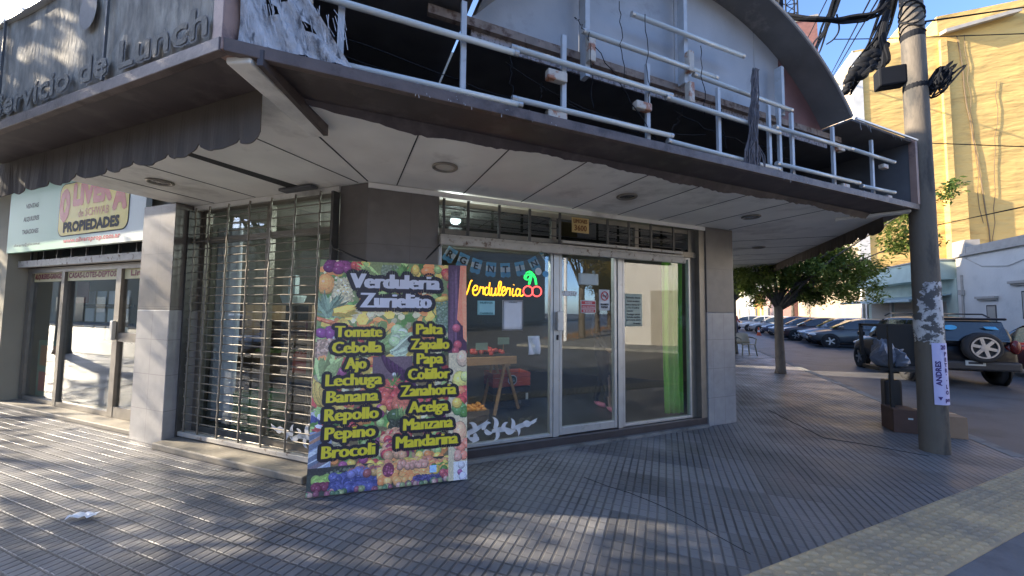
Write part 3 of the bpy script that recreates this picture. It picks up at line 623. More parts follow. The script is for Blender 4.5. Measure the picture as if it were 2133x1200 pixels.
b = MB(); b.box(-.035, .03, -.0075, -.006, .045, .056); b.tube([(.03, -.007, .06), (.036, -.007, .07), (.03, -.007, .08)], .003, 4); b.build('cigarette', m_ink, o)
write(o, [('PROHIBIDO', 0, -.065, .02, .12), ('FUMAR', 0, -.1, .024, .1)], bold=.0025)
o = sheet('handwritten_notice', 3.11, 3.40, 1.37, 1.79, m_green_paper, 'pale green handwritten sheet on the right shop window')
write(o, [('Estimados clientes', 0, .15, .022, .23), ('horario de invierno', 0, .105, .022, .2), ('lunes a viernes de 9', -.005, .06, .022, .24), ('a 13 y 17 a 20 hs', -.01, .02, .022, .2), ('Sabados', -.06, -.02, .02, .1), ('Domingos cerrado', 0, -.065, .022, .22), ('feriados tambien', 0, -.1, .022, .22), ('por la tarde abierto', 0, -.135, .02, .24), ('Gracias', .05, -.18, .02, .12)], bold=.0012)
o = thing('open_sticker', 'white lettering sticker reading ABIERTO at the edge of the glass door', 'sticker', oc(2.29, -.07, 1.77), R45)
b = MB(); put_text(b, 'ABIERTO', (0, 0, -.03), (1, 0, 0), (0, 0, 1), (0, -1, 0), height=.055, width=.2, bold=.004); b.build('letters', m_white, o)
o = sheet('crumpled_receipt', 1.75, 1.9, 1.06, 1.27, m_white, 'crumpled white till receipt stuck low on the left shop window', curl=.03)
o = thing('round_sticker', 'round white sticker at the top right of the left shop window', 'sticker', oc(1.87, -.07, 2.01), R45)
b = MB(); b.prism([(.042*math.cos(t*math.pi/14), 0, .042*math.sin(t*math.pi/14)) for t in range(28)], (0, -.001, 0)); b.build('disc', m_white, o)
b = MB()
for i in range(4): b.box(-.028, .028, -.0022, -.0015, -.02+i*.012, -.015+i*.012)
b.build('print', m_pale, o)
o = thing('oval_sticker', 'blue oval sticker beside the round white one on the shop window', 'sticker', oc(1.965, -.07, 1.985), R45)
b = MB(); b.prism([(.04*math.cos(t*math.pi/14), 0, .035*math.sin(t*math.pi/14)) for t in range(28)], (0, -.001, 0)); b.build('disc', M('sticker_blue', (.1, .38, .7), .4), o)

# white leaf scroll decals
def scroll(name, label, origin, rz, sx=1.0):
    o = thing(name, label, 'window decal', origin, rz); b = MB(); rng = random.Random(2)
    def leafp(x, z, ang, ln, wd, cv):
        pts = []
        for i in range(9):
            t = i/8; a = ang+cv*t; pts.append((t, a))
        px, pz = x, z; L_ = []; R_2 = []
        for t, a in pts:
            w_ = wd*1.75*math.sin(math.pi*min(1, t*.9+.12))**.8*(1-t*.6)
            L_.append((px-math.sin(a)*w_, 0, pz+math.cos(a)*w_)); R_2.append((px+math.sin(a)*w_, 0, pz-math.cos(a)*w_))
            px += math.cos(a)*ln/8; pz += math.sin(a)*ln/8
        vs = L_+R_2; n = len(L_)
        vs = [(v[0]*sx, -.0004*len(b.f), v[2]) for v in vs]
        b.add(vs, [(i, n+i, n+i+1, i+1) for i in range(n-1)])
    for k, (x, z, a, ln, wd, cv) in enumerate([(-.40, .0, .2, .3, .02, .6), (-.1, .0, .1, .3, .02, -.5), (.15, .0, .25, .3, .02, -.2), (-.38, .0, 2.2, .12, .018, 2), (-.3, .02, 1.2, .14, .02, 2.2), (-.3, .0, -1.0, .12, .018, -2), (-.2, .03, 1.6, .13, .02, -2.3), (-.18, .03, -1.2, .12, .018, 2.2), (-.08, .03, .9, .15, .02, 2.0), (-.05, .0, -1.1, .12, .018, -2.0), (.03, .0, 2.0, .12, .018, -2.2), (.05, .0, -.8, .13, .018, 1.8), (.12, .01, 1.0, .13, .018, 1.6), (.17, .03, -.7, .12, .015, -1.5), (.25, .04, .9, .1, .015, -1.6), (.27, .04, -.5, .1, .013, 1.6), (.34, .05, .3, .1, .014, .6), (-.26, -.04, 3.4, .14, .02, -1.2), (-.36, .0, 3.0, .12, .018, -1.6)]): leafp(x, z, a, ln, wd, cv)
    b.build('scroll', m_white, o); return o
scroll('scroll_decal', 'white leaf scroll decal at the foot of the window by the glass door', oc(1.42, -.07, .265), R45)
scroll('scroll_decal', 'white leaf scroll decal low behind the left security grille', Vector((-3.45, 2.985, .24)), 0, -1.0)

# neon sign
NS = thing('neon_sign', 'yellow neon script sign with red cherries and green leaves inside the shop window', 'neon sign', oc(0, -.13, 0), R45)
m_ny = emis('neon_yellow', (1, .38, .005), .8); m_nr = emis('neon_red', (1, .06, .05), 1.0); m_ng = emis('neon_green', (.01, .75, .08), .8)
ox, oz = 1.10, 1.72
def stroke(b, pts, m=0, r=.0078, y=0, smooth=6):
    P_ = [Vector((ox+x*.145, y, oz+z*.145)) for x, z in pts]; out = []
    for i in range(len(P_)-1):
        p0 = P_[max(i-1, 0)]; p1 = P_[i]; p2 = P_[i+1]; p3 = P_[min(i+2, len(P_)-1)]
        for k in range(smooth):
            t = k/smooth; out.append(.5*((2*p1)+(-p0+p2)*t+(2*p0-5*p1+4*p2-p3)*t*t+(-p0+3*p1-3*p2+p3)*t**3))
    out.append(P_[-1]); b.tube(out, r, 7, m)
b = MB()
stroke(b, [(-.95, 1.05), (-.75, .9), (-.62, .2), (-.5, .0), (-.35, .35), (-.18, .95), (-.05, 1.1)])           # V
stroke(b, [(.0, .32), (.32, .42), (.36, .66), (.18, .7), (.02, .4), (.08, .06), (.3, .0), (.52, .25)])         # e
stroke(b, [(.52, .25), (.62, .62), (.72, .55), (.86, .6), (.84, .3), (.86, .05)])                               # r
stroke(b, [(1.32, .5), (1.1, .62), (.96, .3), (1.06, .02), (1.26, .2), (1.36, 1.0)]); stroke(b, [(1.34, .8), (1.3, .2), (1.42, .02), (1.52, .2)])   # d
stroke(b, [(1.52, .6), (1.5, .15), (1.64, .0), (1.8, .2), (1.86, .6)]); stroke(b, [(1.86, .6), (1.84, .1), (1.96, .02)])   # u
stroke(b, [(1.96, .02), (2.2, .5), (2.3, 1.0), (2.16, 1.08), (2.08, .7), (2.12, .1), (2.24, .02)])             # l
stroke(b, [(2.24, .02), (2.44, .32), (2.62, .45), (2.62, .66), (2.46, .66), (2.36, .3), (2.46, .02), (2.7, .2)])   # e
stroke(b, [(2.7, .2), (2.84, .62), (2.92, .55), (3.06, .6), (3.04, .3), (3.04, .02)])                           # r
stroke(b, [(3.3, .6), (3.24, .2), (3.34, .0), (3.46, .15)]); stroke(b, [(3.36, .88), (3.37, .9)], r=.011, smooth=2)   # i
stroke(b, [(3.9, .5), (3.68, .6), (3.54, .3), (3.64, .02), (3.84, .2), (3.94, .58)]); stroke(b, [(3.94, .58), (3.9, .12), (4.04, .02), (4.2, .15)])   # a
b.build('lettering', m_ny, NS, smooth=True)
b = MB(); ox, oz = 1.83, 1.79
for cx in (-.42, .36):
    b.tube([Vector((ox+.145*(cx+.42*math.cos(t*math.pi/9)), 0, oz+.145*(.40*math.sin(t*math.pi/9)-.05))) for t in range(18)], .0075, 7, closed=True)
b.build('cherries', m_nr, NS, smooth=True)
b = MB(); oz = 1.86
for off in (-.03, .05):
    stroke(b, [(-.35+off, 0), (-.2+off, .5), (-.1+off, .9)]); stroke(b, [(.3+off, 0), (.2+off, .5), (-.05+off, .9)])
stroke(b, [(-.1, .9), (-.55, .95), (-.75, .5), (-.4, .4), (-.1, .9)]); stroke(b, [(-.15, .8), (-.5, .75), (-.62, .5)]); stroke(b, [(-.05, .95), (-.3, 1.05), (-.45, .95)])
b.build('cherry_leaves', m_ng, NS, smooth=True)

# bunting
BT = thing('bunting', 'light blue and white letter bunting spelling ARGENTINA across the shop window', 'bunting', oc(0, -.09, 0), R45)
m_fb = M('flag_blue', (.10, .33, .55), .7, var=.12); m_fw = M('flag_white', (.6, .63, .68), .7, var=.06)
bp = [(.735, 2.27), (.87, 2.17), (1.0, 2.12), (1.14, 2.075), (1.30, 2.05), (1.46, 2.05), (1.63, 2.075), (1.79, 2.13), (1.93, 2.24)]
b = MB(); b.tube([(x, .0, z+.035) for x, z in bp], .0025, 4); b.build('string', m_ink, BT)
for k, ((x, z), ch) in enumerate(zip(bp, 'ARGENTINA')):
    i0, i1 = max(k-1, 0), min(k+1, 8); an = math.atan2(bp[i1][1]-bp[i0][1], bp[i1][0]-bp[i0][0])
    ex = Vector((math.cos(an), 0, math.sin(an))); ez = Vector((-math.sin(an), 0, math.cos(an))); c = Vector((x, 0, z+.035))
    hw = .058; b = MB(); 
    for z0, z1, mi in ((0, -.045, 0), (-.045, -.1, 1), (-.1, -.15, 0)): b.add([c-ex*hw+ez*z0, c+ex*hw+ez*z0, c+ex*hw+ez*z1, c-ex*hw+ez*z1], [(0, 1, 2, 3)], mi)
    b.add([c-ex*hw-ez*.15, c+ex*hw-ez*.15, c+ex*.03-ez*.165, c-ez*.152, c-ex*.03-ez*.165], [(0, 1, 2, 3, 4)], 0)
    f = b.build('flag', [m_fb, m_fw], BT)
    b = MB(); put_text(b, ch, c-ez*.11, ex, ez, Vector((0, -1, 0)), height=.075, bold=.004, n=4, lift=.003); b.build('letter', m_ink, f)

# green curtain inside the right window, white one inside the left window
def curtain(name, label, p0, p1, z0, z1, mt, folds, amp=.03, gather=0):
    p0 = Vector(p0); p1 = Vector(p1); d = p1-p0; n = Vector((-d.y, d.x, 0)).normalized(); o = thing(name, label, 'curtain', p0+EZ*z0)
    b = MB(); nx, nz = folds*8, 14; vs = []
    for j in range(nz+1):
        t = j/nz
        for i in range(nx+1):
            u = i/nx; uu = .5+(u-.5)*(1-gather*math.sin(math.pi*min(1, t*1.0))*.5)
            vs.append(d*uu+n*amp*(math.sin(u*folds*2*math.pi+.6*math.sin(t*3))*(.6+.4*t)+.3*math.sin(u*7+t*2))+EZ*(z1-z0)*t)
    b.add(vs, [(j*(nx+1)+i, j*(nx+1)+i+1, (j+1)*(nx+1)+i+1, (j+1)*(nx+1)+i) for j in range(nz) for i in range(nx)])
    pp = b.build('cloth', mt, o, smooth=True); s = pp.modifiers.new('t', 'SOLIDIFY'); s.thickness = .002; return o
curtain('curtain', 'bright green curtain hanging at the right end of the shop window', oc(3.90, -.2), oc(4.21, -.17), .17, 2.3, m_greencurt, 4, amp=.042)
curtain('curtain', 'long pale lilac white curtain behind the left security grille', (-5.33, 3.17, 0), (-4.84, 3.17, 0), .16, 2.56, m_greycurt, 4)

# ================================================================ left window with its closed grille
LW = thing('shop_window', 'tall bronze framed shop window behind the security grille', 'window', (-4.1, 2.98, .07))
def lwin(x0, x1, z0, z1): return None
b = PB((-4.1, 2.98, .07))
for x in (-5.24, -4.12, -3.02): b.box(x, x+.06, 2.96, 3.03, .1, 2.76)
b.box(-5.18, -2.96, 2.965, 3.025, .1, .16); b.box(-5.18, -2.96, 2.965, 3.025, 2.33, 2.40); b.box(-5.18, -2.96, 2.965, 3.025, 2.70, 2.76); b.build('frame', m_alu_br, LW)
for x0, x1, z0, z1 in ((-5.18, -4.12, .16, 2.33), (-4.06, -3.02, .16, 2.33), (-5.18, -4.12, 2.4, 2.7), (-4.06, -3.02, 2.4, 2.7)):
    PB((-4.1, 2.98, .07)).box(x0, x1, 2.99, 2.996, z0, z1).build('pane', m_glass_l, LW)
b = PB((-4.1, 2.98, .07)); b.box(-5.24, -2.97, 2.84, 2.96, .07, .10); b.build('sill', m_step, LW)
GR = thing('security_grille', 'closed rusty steel roller grille of thin bars over the left shop window', 'security grille', (-4.1, 2.83, .07))
GO = (-4.1, 2.83, .07)
for x in (-5.13, -4.88, -4.55, -4.20, -3.86, -3.51, -3.17):
    b = PB(GO); pts = []
    for i in range(31): pts.append((x+.004*math.sin(i*2.1), 2.82-.006*(i % 2), .10+i*.0875))
    b.tube(pts, .0105, 6); b.build('upright', m_grille, GR)
for i in range(29):
    z = .155+i*.0905; b = PB(GO); dz = .004*math.sin(i*1.7)
    b.tube([(-5.2, 2.835, z+dz), (-4.1, 2.835, z-dz), (-2.99, 2.835, z+dz*.5)], .0062, 6); b.build('rod', m_grille, GR)
b = PB(GO); b.box(-5.22, -2.98, 2.80, 2.86, .085, .135); bev(b.build('bottom_rail', m_bar, GR), .006)
for x in (-5.235, -3.0):
    b = PB(GO); b.box(x, x+.03, 2.79, 2.87, .075, 2.7); b.build('guide', m_grille_d, GR)

# ================================================================ inside the shop
def crate(name, label, p, sx, sy, sz, mt, rz=0, fill=None, rows=(5, 3), parent=None):
    o = thing(name, label, 'crate', p, rz); b = MB(); t = .012
    b.box(-sx/2, sx/2, -sy/2, sy/2, 0, t)
    for z0, z1 in ((0, sz*.3), (sz*.36, sz*.64), (sz*.7, sz)):
        b.box(-sx/2, sx/2, -sy/2, -sy/2+t, z0+.001, z1); b.box(-sx/2, sx/2, sy/2-t, sy/2, z0+.001, z1); b.box(-sx/2, -sx/2+t, -sy/2+t, sy/2-t, z0+.001, z1); b.box(sx/2-t, sx/2, -sy/2+t, sy/2-t, z0+.001, z1)
    for x in (-1, 1):
        for y in (-1, 1): b.box(x*(sx/2-.02)-.012, x*(sx/2-.02)+.012, y*(sy/2-.02)-.012, y*(sy/2-.02)+.012, t, sz*.98)
    b.build('slats', mt, o)
    if fill:
        b = MB(); rng = random.Random(len(label)); r = min(sx/rows[0], sy/rows[1])*.5
        for i in range(rows[0]):
            for j in range(rows[1]): b.ell((-sx/2+sx*(i+.5)/rows[0]*.96, -sy/2+sy*(j+.5)/rows[1]*.96, sz-r*.3+rng.uniform(0, .025)), (r, r, r*.95), 9, 6)
        b.build('produce', fill, o, smooth=True)
    return o
TB = thing('trestle_table', 'raw wooden trestle table with A shaped legs behind the left shop window', 'table', oc(1.55, -1.55, .1), R45)
b = MB(); b.box(-1.0, .55, -.32, .42, .77, .80); b.build('tabletop', m_wood, TB)
b = MB(); b.box(-1.0, .57, -.345, -.32, .70, .81); bev(b.build('apron', m_wood, TB), .004)
for ex in (-.78, .44):
    for x0, y0, x1, y1 in ((-.20, -.33, .0, -.22), (.27, -.10, .03, -.19), (-.20, .16, .0, .26), (.27, .39, .03, .29)):
        b = MB(); b.tube([(ex+x0, y0, 0), (ex+x1, y1, .70)], .028, 4); b.build('leg', m_wood, TB)
    b = MB(); b.box(ex-.03, ex+.06, -.28, .36, .66, .70); b.build('trestle_bar', m_wood, TB)
def heap(name, label, c, r, mt, n, size, cat='fruit', rz=R45, base=None):
    o = thing(name, label, cat, c, rz); rng = random.Random(n); b = MB()
    for i in range(n):
        a = rng.uniform(0, 6.28); q = rng.uniform(0, 1)**.5; h = (1-q)*r[2]
        b.ell((r[0]*q*math.cos(a), r[1]*q*math.sin(a), size*.9+h*rng.uniform(.5, 1)), (size, size, size*.92), 8, 6)
    b.build('pile', mt, o, smooth=True)
    if base: MB().box(-r[0]*1.1, r[0]*1.1, -r[1]*1.1, r[1]*1.1, -.001, .02).build('tray', base, o)
    return o
heap('tomato_heap', 'heap of red tomatoes on the trestle table behind the window', oc(1.75, -1.55, .905), (.3, .25, .08), m_fruit_r, 40, .035, base=m_black)
heap('onion_heap', 'heap of brown onions at the left end of the trestle table', oc(1.15, -1.55, .905), (.22, .25, .1), m_wood2, 30, .036, base=m_black)
crate('fruit_crate', 'orange red cardboard fruit crate stacked on the black crate inside', oc(2.2, -1.75, .41), .62, .4, .2, m_crate_r, R45)
o = thing('crate_badge', 'round dark green and white label on the orange red fruit crate', 'label', oc(2.2, -1.535, .51), R45)
b = MB(); b.prism([(.075*math.cos(t*math.pi/14), 0, .075*math.sin(t*math.pi/14)) for t in range(28)], (0, -.002, 0)); b.build('white_ring', m_white, o)
b = MB(); b.prism([(.062*math.cos(t*math.pi/14), -.0025, .062*math.sin(t*math.pi/14)) for t in range(28)], (0, -.002, 0)); b.build('green_disc', M('badge_green', (.02, .07, .06), .5), o)
b = MB(); put_text(b, 'DON', (0, -.005, .006), (1, 0, 0), (0, 0, 1), (0, -1, 0), height=.016); put_text(b, 'JULIO', (0, -.005, -.022), (1, 0, 0), (0, 0, 1), (0, -1, 0), height=.022, bold=.001); b.build('lettering', m_white, o)
o = crate('fruit_crate', 'black fruit crate on the shop floor under the orange red one', oc(2.2, -1.75, .10), .6, .4, .3, m_blackgloss, R45)
b = MB(); put_text(b, 'mo', (.1, -.202, .05), (1, 0, 0), (0, 0, 1), (0, -1, 0), height=.06, bold=.003); put_text(b, 'FRESH', (.05, -.202, .2), (1, 0, 0), (0, 0, 1), (0, -1, 0), height=.035); b.build('lettering', M('grey_print', (.2, .2, .2), .6), o)
MB().box(.23, .27, -.206, -.2, .1, .2).build('tag', m_white, o)
crate('orange_crate', 'wooden crate of oranges on the floor behind the poster board', oc(1.30, -.95, .1), .5, .34, .2, m_wood2, R45, m_fruit_o, (7, 5))
o = thing('blue_carton', 'blue printed carton leaning behind the orange crate', 'carton', oc(1.2, -1.22, .1), R45); MB().box(-.25, .2, -.02, .02, 0, .36).build('panel', M('carton_blue', (.06, .1, .2), .6), o)
for i, (s, z) in enumerate(((1.32, 1.13), (1.62, 1.05), (1.95, 1.12))):
    o = thing('price_card', ('small green price card at the left of the produce', 'small green price card between two others over the tomatoes', 'small green price card at the right end of the produce')[i], 'price card', oc(s, -1.3, z), R45)
    MB().box(-.09, .09, -.001, .001, -.05, .05).build('card', M('card_green', (.2, .3, .25), .7), o); b = MB(); b.tube([(0, 0, -.05), (0, .02, -.16)], .004, 5); b.build('stick', m_wood, o)
o = thing('floor_post', 'short yellow post standing on the shop floor behind the glass door', 'post', oc(2.85, -1.3, .1), R45); b = MB(); b.tube([(0, 0, 0), (0, 0, .62)], .035, 12); b.lathe([(.06, 0), (.06, .02), (.036, .025)], 14); b.build('tube', M('post_yellow', (.45, .42, .05), .45), o)
# shelving and goods behind the left window
SH = thing('produce_shelf', 'long wooden produce shelf behind the left window', 'shelf', (-3.9, 3.9, .1))
b = PB((-3.9, 3.9, .1)); b.box(-5.6, -2.7, 3.6, 4.3, .62, .72); b.build('shelf_board', m_wood2, SH)
b = PB((-3.9, 3.9, .1)); b.box(-5.6, -2.7, 3.75, 4.3, 1.10, 1.15); b.build('shelf_board', m_wood2, SH)
b = PB((-3.9, 3.9, .1)); b.box(-5.6, -2.7, 4.28, 4.33, .1, 1.6); b.build('back_board', m_winD, SH)
for x in (-5.5, -4.2, -2.85):
    b = PB((-3.9, 3.9, .1)); b.box(x, x+.06, 3.62, 4.28, .1, 1.6); b.build('leg', m_wood2, SH)
for i, (x, z, mt, lb, sx) in enumerate(((-5.0, .72, m_wood2, 'wooden box of potatoes on the lower shelf at the left', .5), (-4.3, .72, m_crate_r, 'red crate on the lower shelf in the middle', .4), (-3.7, .72, m_card, 'brown carton on the lower shelf behind the window mullion', .5), (-3.15, .72, m_wood2, 'wooden box on the lower shelf nearest the corner', .45), (-4.9, 1.15, m_card_d, 'dark printed carton on the upper shelf at the left', .5), (-4.0, 1.15, M('carton_wine', (.18, .04, .05), .6), 'wine red carton on the upper shelf', .6), (-3.3, 1.15, m_pale, 'pale blue tray on the upper shelf nearest the corner', .45))):
    crate('shelf_crate', lb, (x, 3.85, z), sx, .36, .24, mt, 0, (m_fruit_g, m_fruit_r, m_wood2, m_fruit_g, None, None, None)[i], (6, 4))
crate('green_crate', 'tall green plastic crate on the floor behind the grille', (-4.62, 3.35, .1), .5, .36, .44, m_crate_g)
o = thing('onion_sack', 'brown net sack slumped on the floor behind the grille', 'sack', (-3.55, 3.35, .1)); b = MB(); b.ell((0, 0, .25), (.22, .16, .25), 14, 10); b.ell((.03, 0, .52), (.12, .1, .12), 12, 8); b.build('sack', M('sack', (.33, .22, .16), .8, var=.3, scale=25, bump=.02, bscale=30), o, smooth=True)
o = thing('scale', 'small white weighing scale hanging over the shelf', 'scale', (-4.45, 3.6, 1.62)); b = MB(); b.lathe([(.0, 0), (.12, 0), (.15, .08), (.15, .1)], 16); b.box(-.06, .06, -.03, .03, .12, .36); b.build('body', m_pale, o)
# lit bulbs inside
m_bulb = emis('lit_lamp', (.85, 1, .95), 6)
for p, lb in (((-3.55, 4.3, 2.62), 'small lit ceiling lamp seen behind the left window grille'), (tuple(oc(1.1, -.9, 2.70)), 'small lit ceiling lamp seen through the glass over the shop door')):
    o = thing('ceiling_lamp', lb, 'lamp', p); b = MB(); b.ell((0, 0, 0), (.07, .07, .045), 14, 8); b.build('bulb', m_bulb, o, smooth=True); ld = bpy.data.lights.new('lamp_glow', 'POINT'); ld.energy = 10; ld.color = (.9, 1, .95); ld.shadow_soft_size = .08; lo = bpy.data.objects.new('lamp_glow', ld); col.objects.link(lo); lo.parent = o; lo.location = (0, 0, -.12); MB().lathe([(.05, .03), (.06, .09), (.06, .10)], 12).build('fitting', m_white, o)

# person standing inside behind the door
def person(name, label, loc, rz, cols, pose, hair=None, scale=1):
    o = thing(name, label, 'person', loc, rz)
    me = bpy.data.meshes.new('b'); vs = [p[0] for p in pose]; me.from_pydata(vs, [(p[2], i) for i, p in enumerate(pose) if p[2] is not None], []); t = bpy.data.objects.new('b', me); col.objects.link(t)
    sk = t.modifiers.new('s', 'SKIN'); sk.use_smooth_shade = True; ss = t.modifiers.new('u', 'SUBSURF'); ss.levels = 2; ss.render_levels = 2
    for i, p in enumerate(pose):
        r = p[1] if isinstance(p[1], tuple) else (p[1], p[1]); me.skin_vertices[0].data[i].radius = r; me.skin_vertices[0].data[i].use_root = (i == 0)
    dg = bpy.context.evaluated_depsgraph_get(); m2 = bpy.data.meshes.new_from_object(t.evaluated_get(dg)); bpy.data.objects.remove(t)
    m2.name = 'body'; m2.materials.clear()
    for c in cols['mats']: m2.materials.append(c)
    for p in m2.polygons: p.use_smooth = True; p.material_index = cols['pick'](p.center)
    bo = bpy.data.objects.new('body', m2); col.objects.link(bo); bo.parent = o
    if hair:
        b = MB(); b.ell((hair[0], hair[1], hair[2]), (.088, .105, .115), 14, 10); b.build('hair', m_black, o, smooth=True)
    return o
def stand_pose(step=.12, arm=.1, bend=0):
    P_ = [((0, 0, .95), (.15, .11), None), ((0, -.01+bend*.3, 1.15), (.135, .095), 0), ((0, bend*.6, 1.36), (.16, .1), 1), ((0, bend*.8-.01, 1.46), (.06, .06), 2), ((0, bend-.02, 1.53), (.055, .06), 3), ((0, bend-.045, 1.62), (.082, .1), 4), ((0, bend-.04, 1.70), (.07, .085), 5)]
    for sx in (-1, 1):
        k = len(P_); P_ += [((sx*.17, bend*.65, 1.40), (.06, .06), 2), ((sx*.22, bend*.5+.02, 1.14), (.045, .045), k), ((sx*.21, bend*.5-.12-arm, .95), (.034, .034), k+1), ((sx*.20, bend*.5-.2-arm, .88), (.036, .022), k+2)]
        k = len(P_); f = step*sx
        P_ += [((sx*.09, 0, .86), (.095, .1), 0), ((sx*.10, f*.5-.03, .5), (.065, .068), k), ((sx*.10, f+.02, .10), (.042, .045), k+1), ((sx*.10, f-.02, .045), (.04, .045), k+2), ((sx*.11, f-.16, .03), (.042, .028), k+3)]
        if sx: pass
    return P_
skin = M('skin', (.45, .28, .2), .5); darkcl = M('dark_trousers', (.02, .02, .025), .8); darktop = M('dark_jumper', (.03, .03, .038), .8); pinkshoe = M('pink_shoe', (.7, .2, .32), .5)
def pick_in(c):
    if c.z < .085: return 3
    if c.z < .95 and abs(c.x) < .2 and c.y > -.16: return 1
    if c.z > 1.5: return 0
    if c.z < .93: return 0
    return 2
person('person', 'person in dark clothes and pink shoes standing inside behind the door', oc(3.42, -.95, .10), R45+math.radians(25), {'mats': [skin, darkcl, darktop, pinkshoe], 'pick': pick_in}, stand_pose(.16, .05), hair=(0, -.02, 1.69))

# ================================================================ estate agency next door
EB = thing('neighbour_building', 'two storey beige building next door holding the estate agency', 'building', (-9, 2.9, 0))
EO = (-9, 2.9, 0)
b = PB(EO); b.box(-16, -5.9, 2.95, 9.2, 2.80, 8.0); b.build('upper_wall', m_beige, EB)
b = PB(EO); b.box(-16, -9.75, 2.75, 9.2, 0, 2.80); b.build('side_wall', m_beige, EB)
b = PB(EO); b.box(-9.75, -5.9, 7.0, 7.2, 0, 2.8); b.build('inside_wall', m_wall_in, EB)
b = PB(EO); b.box(-9.75, -5.9, 2.75, 7.0, 0, .055); bev(b.build('floor', m_step, EB), .01)
b = PB(EO); b.box(-16, -5.9, 2.2, 2.95, 3.65, 3.8); b.build('ledge', m_beige, EB)
ES = thing('agency_shopfront', 'dark bronze framed glass shopfront of the estate agency', 'shopfront', (-7.8, 3.0, .055))
SO = (-7.8, 3.0, .055)
b = PB(SO)
for x, wd in ((-9.72, .12), (-8.62, .09), (-7.10, .12), (-6.02, .1)): b.box(x, x+wd, 2.97, 3.05, .06, 2.12)
b.box(-9.72, -5.92, 2.965, 3.055, 2.08, 2.16); b.box(-9.6, -7.1, 2.975, 3.045, .06, .12); b.box(-6.98, -6.02, 2.975, 3.045, 1.08, 1.2); b.box(-6.98, -6.02, 2.975, 3.045, .06, .2); b.build('frame', m_alu_br, ES)
for x0, x1 in ((-9.6, -8.62), (-8.53, -7.1), (-6.98, -6.02)): PB(SO).box(x0, x1, 3.005, 3.011, .1, 2.08).build('pane', m_glass_l, ES)
b = PB(SO); b.box(-7.07, -7.0, 2.92, 2.965, 1.1, 1.36); bev(b.build('handle', m_alu, ES), .006)
b = PB(SO); b.box(-9.75, -5.9, 2.86, 2.94, 2.17, 2.27); b.build('shutter_rail', m_bar, ES)
for x in [-9.4+i*.42 for i in range(9)]:
    b = PB(SO); b.box(x-.012, x+.012, 2.88, 2.905, 2.27, 2.75); b.build('shutter_upright', m_grille_d, ES)
b = PB(SO); b.box(-9.75, -5.9, 3.06, 3.1, 2.16, 2.8); b.build('dark_transom', m_winD, ES)
o = thing('window_band', 'cream strip with dark red lettering along the top of the agency glass', 'sticker', (-8, 2.995, 1.99))
b = PB((-8, 2.995, 1.99)); [b.box(x0, x1, 2.998, 3.001, 1.94, 2.08) for x0, x1 in ((-9.58, -8.64), (-8.51, -7.12), (-6.96, -6.04))]; b.build('strip', M('cream_strip', (.6, .53, .28), .5), o)
b = PB((-8, 2.995, 1.99)); m_dr = M('dark_red_ink', (.2, .02, .02), .5)
for t, x, wd in (('ALQUILERES-GARAGES', -9.11, .88), ('CASAS-LOTES-DEPTOS', -7.82, 1.3), ('Lincoln', -6.5, .6)): put_text(b, t, (x, 2.995, 1.985), (1, 0, 0), (0, 0, 1), (0, -1, 0), height=.075, width=wd, bold=.006, n=4)
b.build('lettering', m_dr, o)
# sign board
SI = thing('agency_sign', 'pale green and white estate agency sign with a yellow badge and red web address', 'sign', (-7.9, 2.75, 2.85))
IO = (-7.9, 2.75, 2.85)
m_sg = bpy.data.materials.new('sign_green_fade'); m_sg.use_nodes = True; t_ = m_sg.node_tree; g_ = t_.nodes.new('ShaderNodeNewGeometry'); sp_ = t_.nodes.new('ShaderNodeSeparateXYZ'); t_.links.new(g_.outputs['Position'], sp_.inputs[0])
mr_ = t_.nodes.new('ShaderNodeMapRange'); mr_.inputs[1].default_value = -8.3; mr_.inputs[2].default_value = -6.6; t_.links.new(sp_.outputs[0], mr_.inputs[0]); mx_ = t_.nodes.new('ShaderNodeMix'); mx_.data_type = 'RGBA'
mx_.inputs[6].default_value = (.27, .48, .33, 1); mx_.inputs[7].default_value = (.62, .68, .63, 1); t_.links.new(mr_.outputs[0], mx_.inputs[0]); t_.links.new(mx_.outputs[2], t_.nodes['Principled BSDF'].inputs['Base Color']); t_.nodes['Principled BSDF'].inputs['Roughness'].default_value = .45
b = PB(IO); b.box(-9.78, -6.0, 2.74, 2.80, 2.385, 3.45); b.build('board', m_sg, SI)
def rrect(x0, x1, z0, z1, r, y):
    pts = []
    for cx, cz, a0 in ((x1-r, z0+r, -90), (x1-r, z1-r, 0), (x0+r, z1-r, 90), (x0+r, z0+r, 180)):
        for i in range(7): a = math.radians(a0+15*i); pts.append((cx+r*math.cos(a), y, cz+r*math.sin(a)))
    return pts
b = PB(IO); b.prism(rrect(-8.17, -6.36, 2.545, 3.32, .14, 2.7385), (0, -.002, 0)); bo = b.build('badge', m_ink, SI)
b = PB(IO); b.prism(rrect(-8.155, -6.375, 2.56, 3.305, .13, 2.736), (0, -.002, 0)); b.build('badge_face', M('badge_yellow', (.75, .55, .06), .45), bo).parent = SI
EXx, EZz, EN = (1, 0, 0), (0, 0, 1), (0, -1, 0)
b = PB(IO); put_text(b, 'O', (-8.0, 2.733, 2.79), EXx, EZz, EN, height=.42, width=.22, bold=.04); put_text(b, 'LIVER', (-7.28, 2.733, 2.99), EXx, EZz, EN, height=.28, width=.95, bold=.03); put_text(b, 'A', (-6.58, 2.733, 2.85), EXx, EZz, EN, height=.34, width=.28, bold=.035); b.build('red_name', M('sign_red', (.55, .06, .03), .45), SI)
b = PB(IO); put_text(b, 'de SCHWAB', (-7.22, 2.733, 2.80), EXx, EZz, EN, height=.105, width=.78, bold=.004); b.build('small_name', M('sign_orange', (.6, .2, .03), .45), SI)
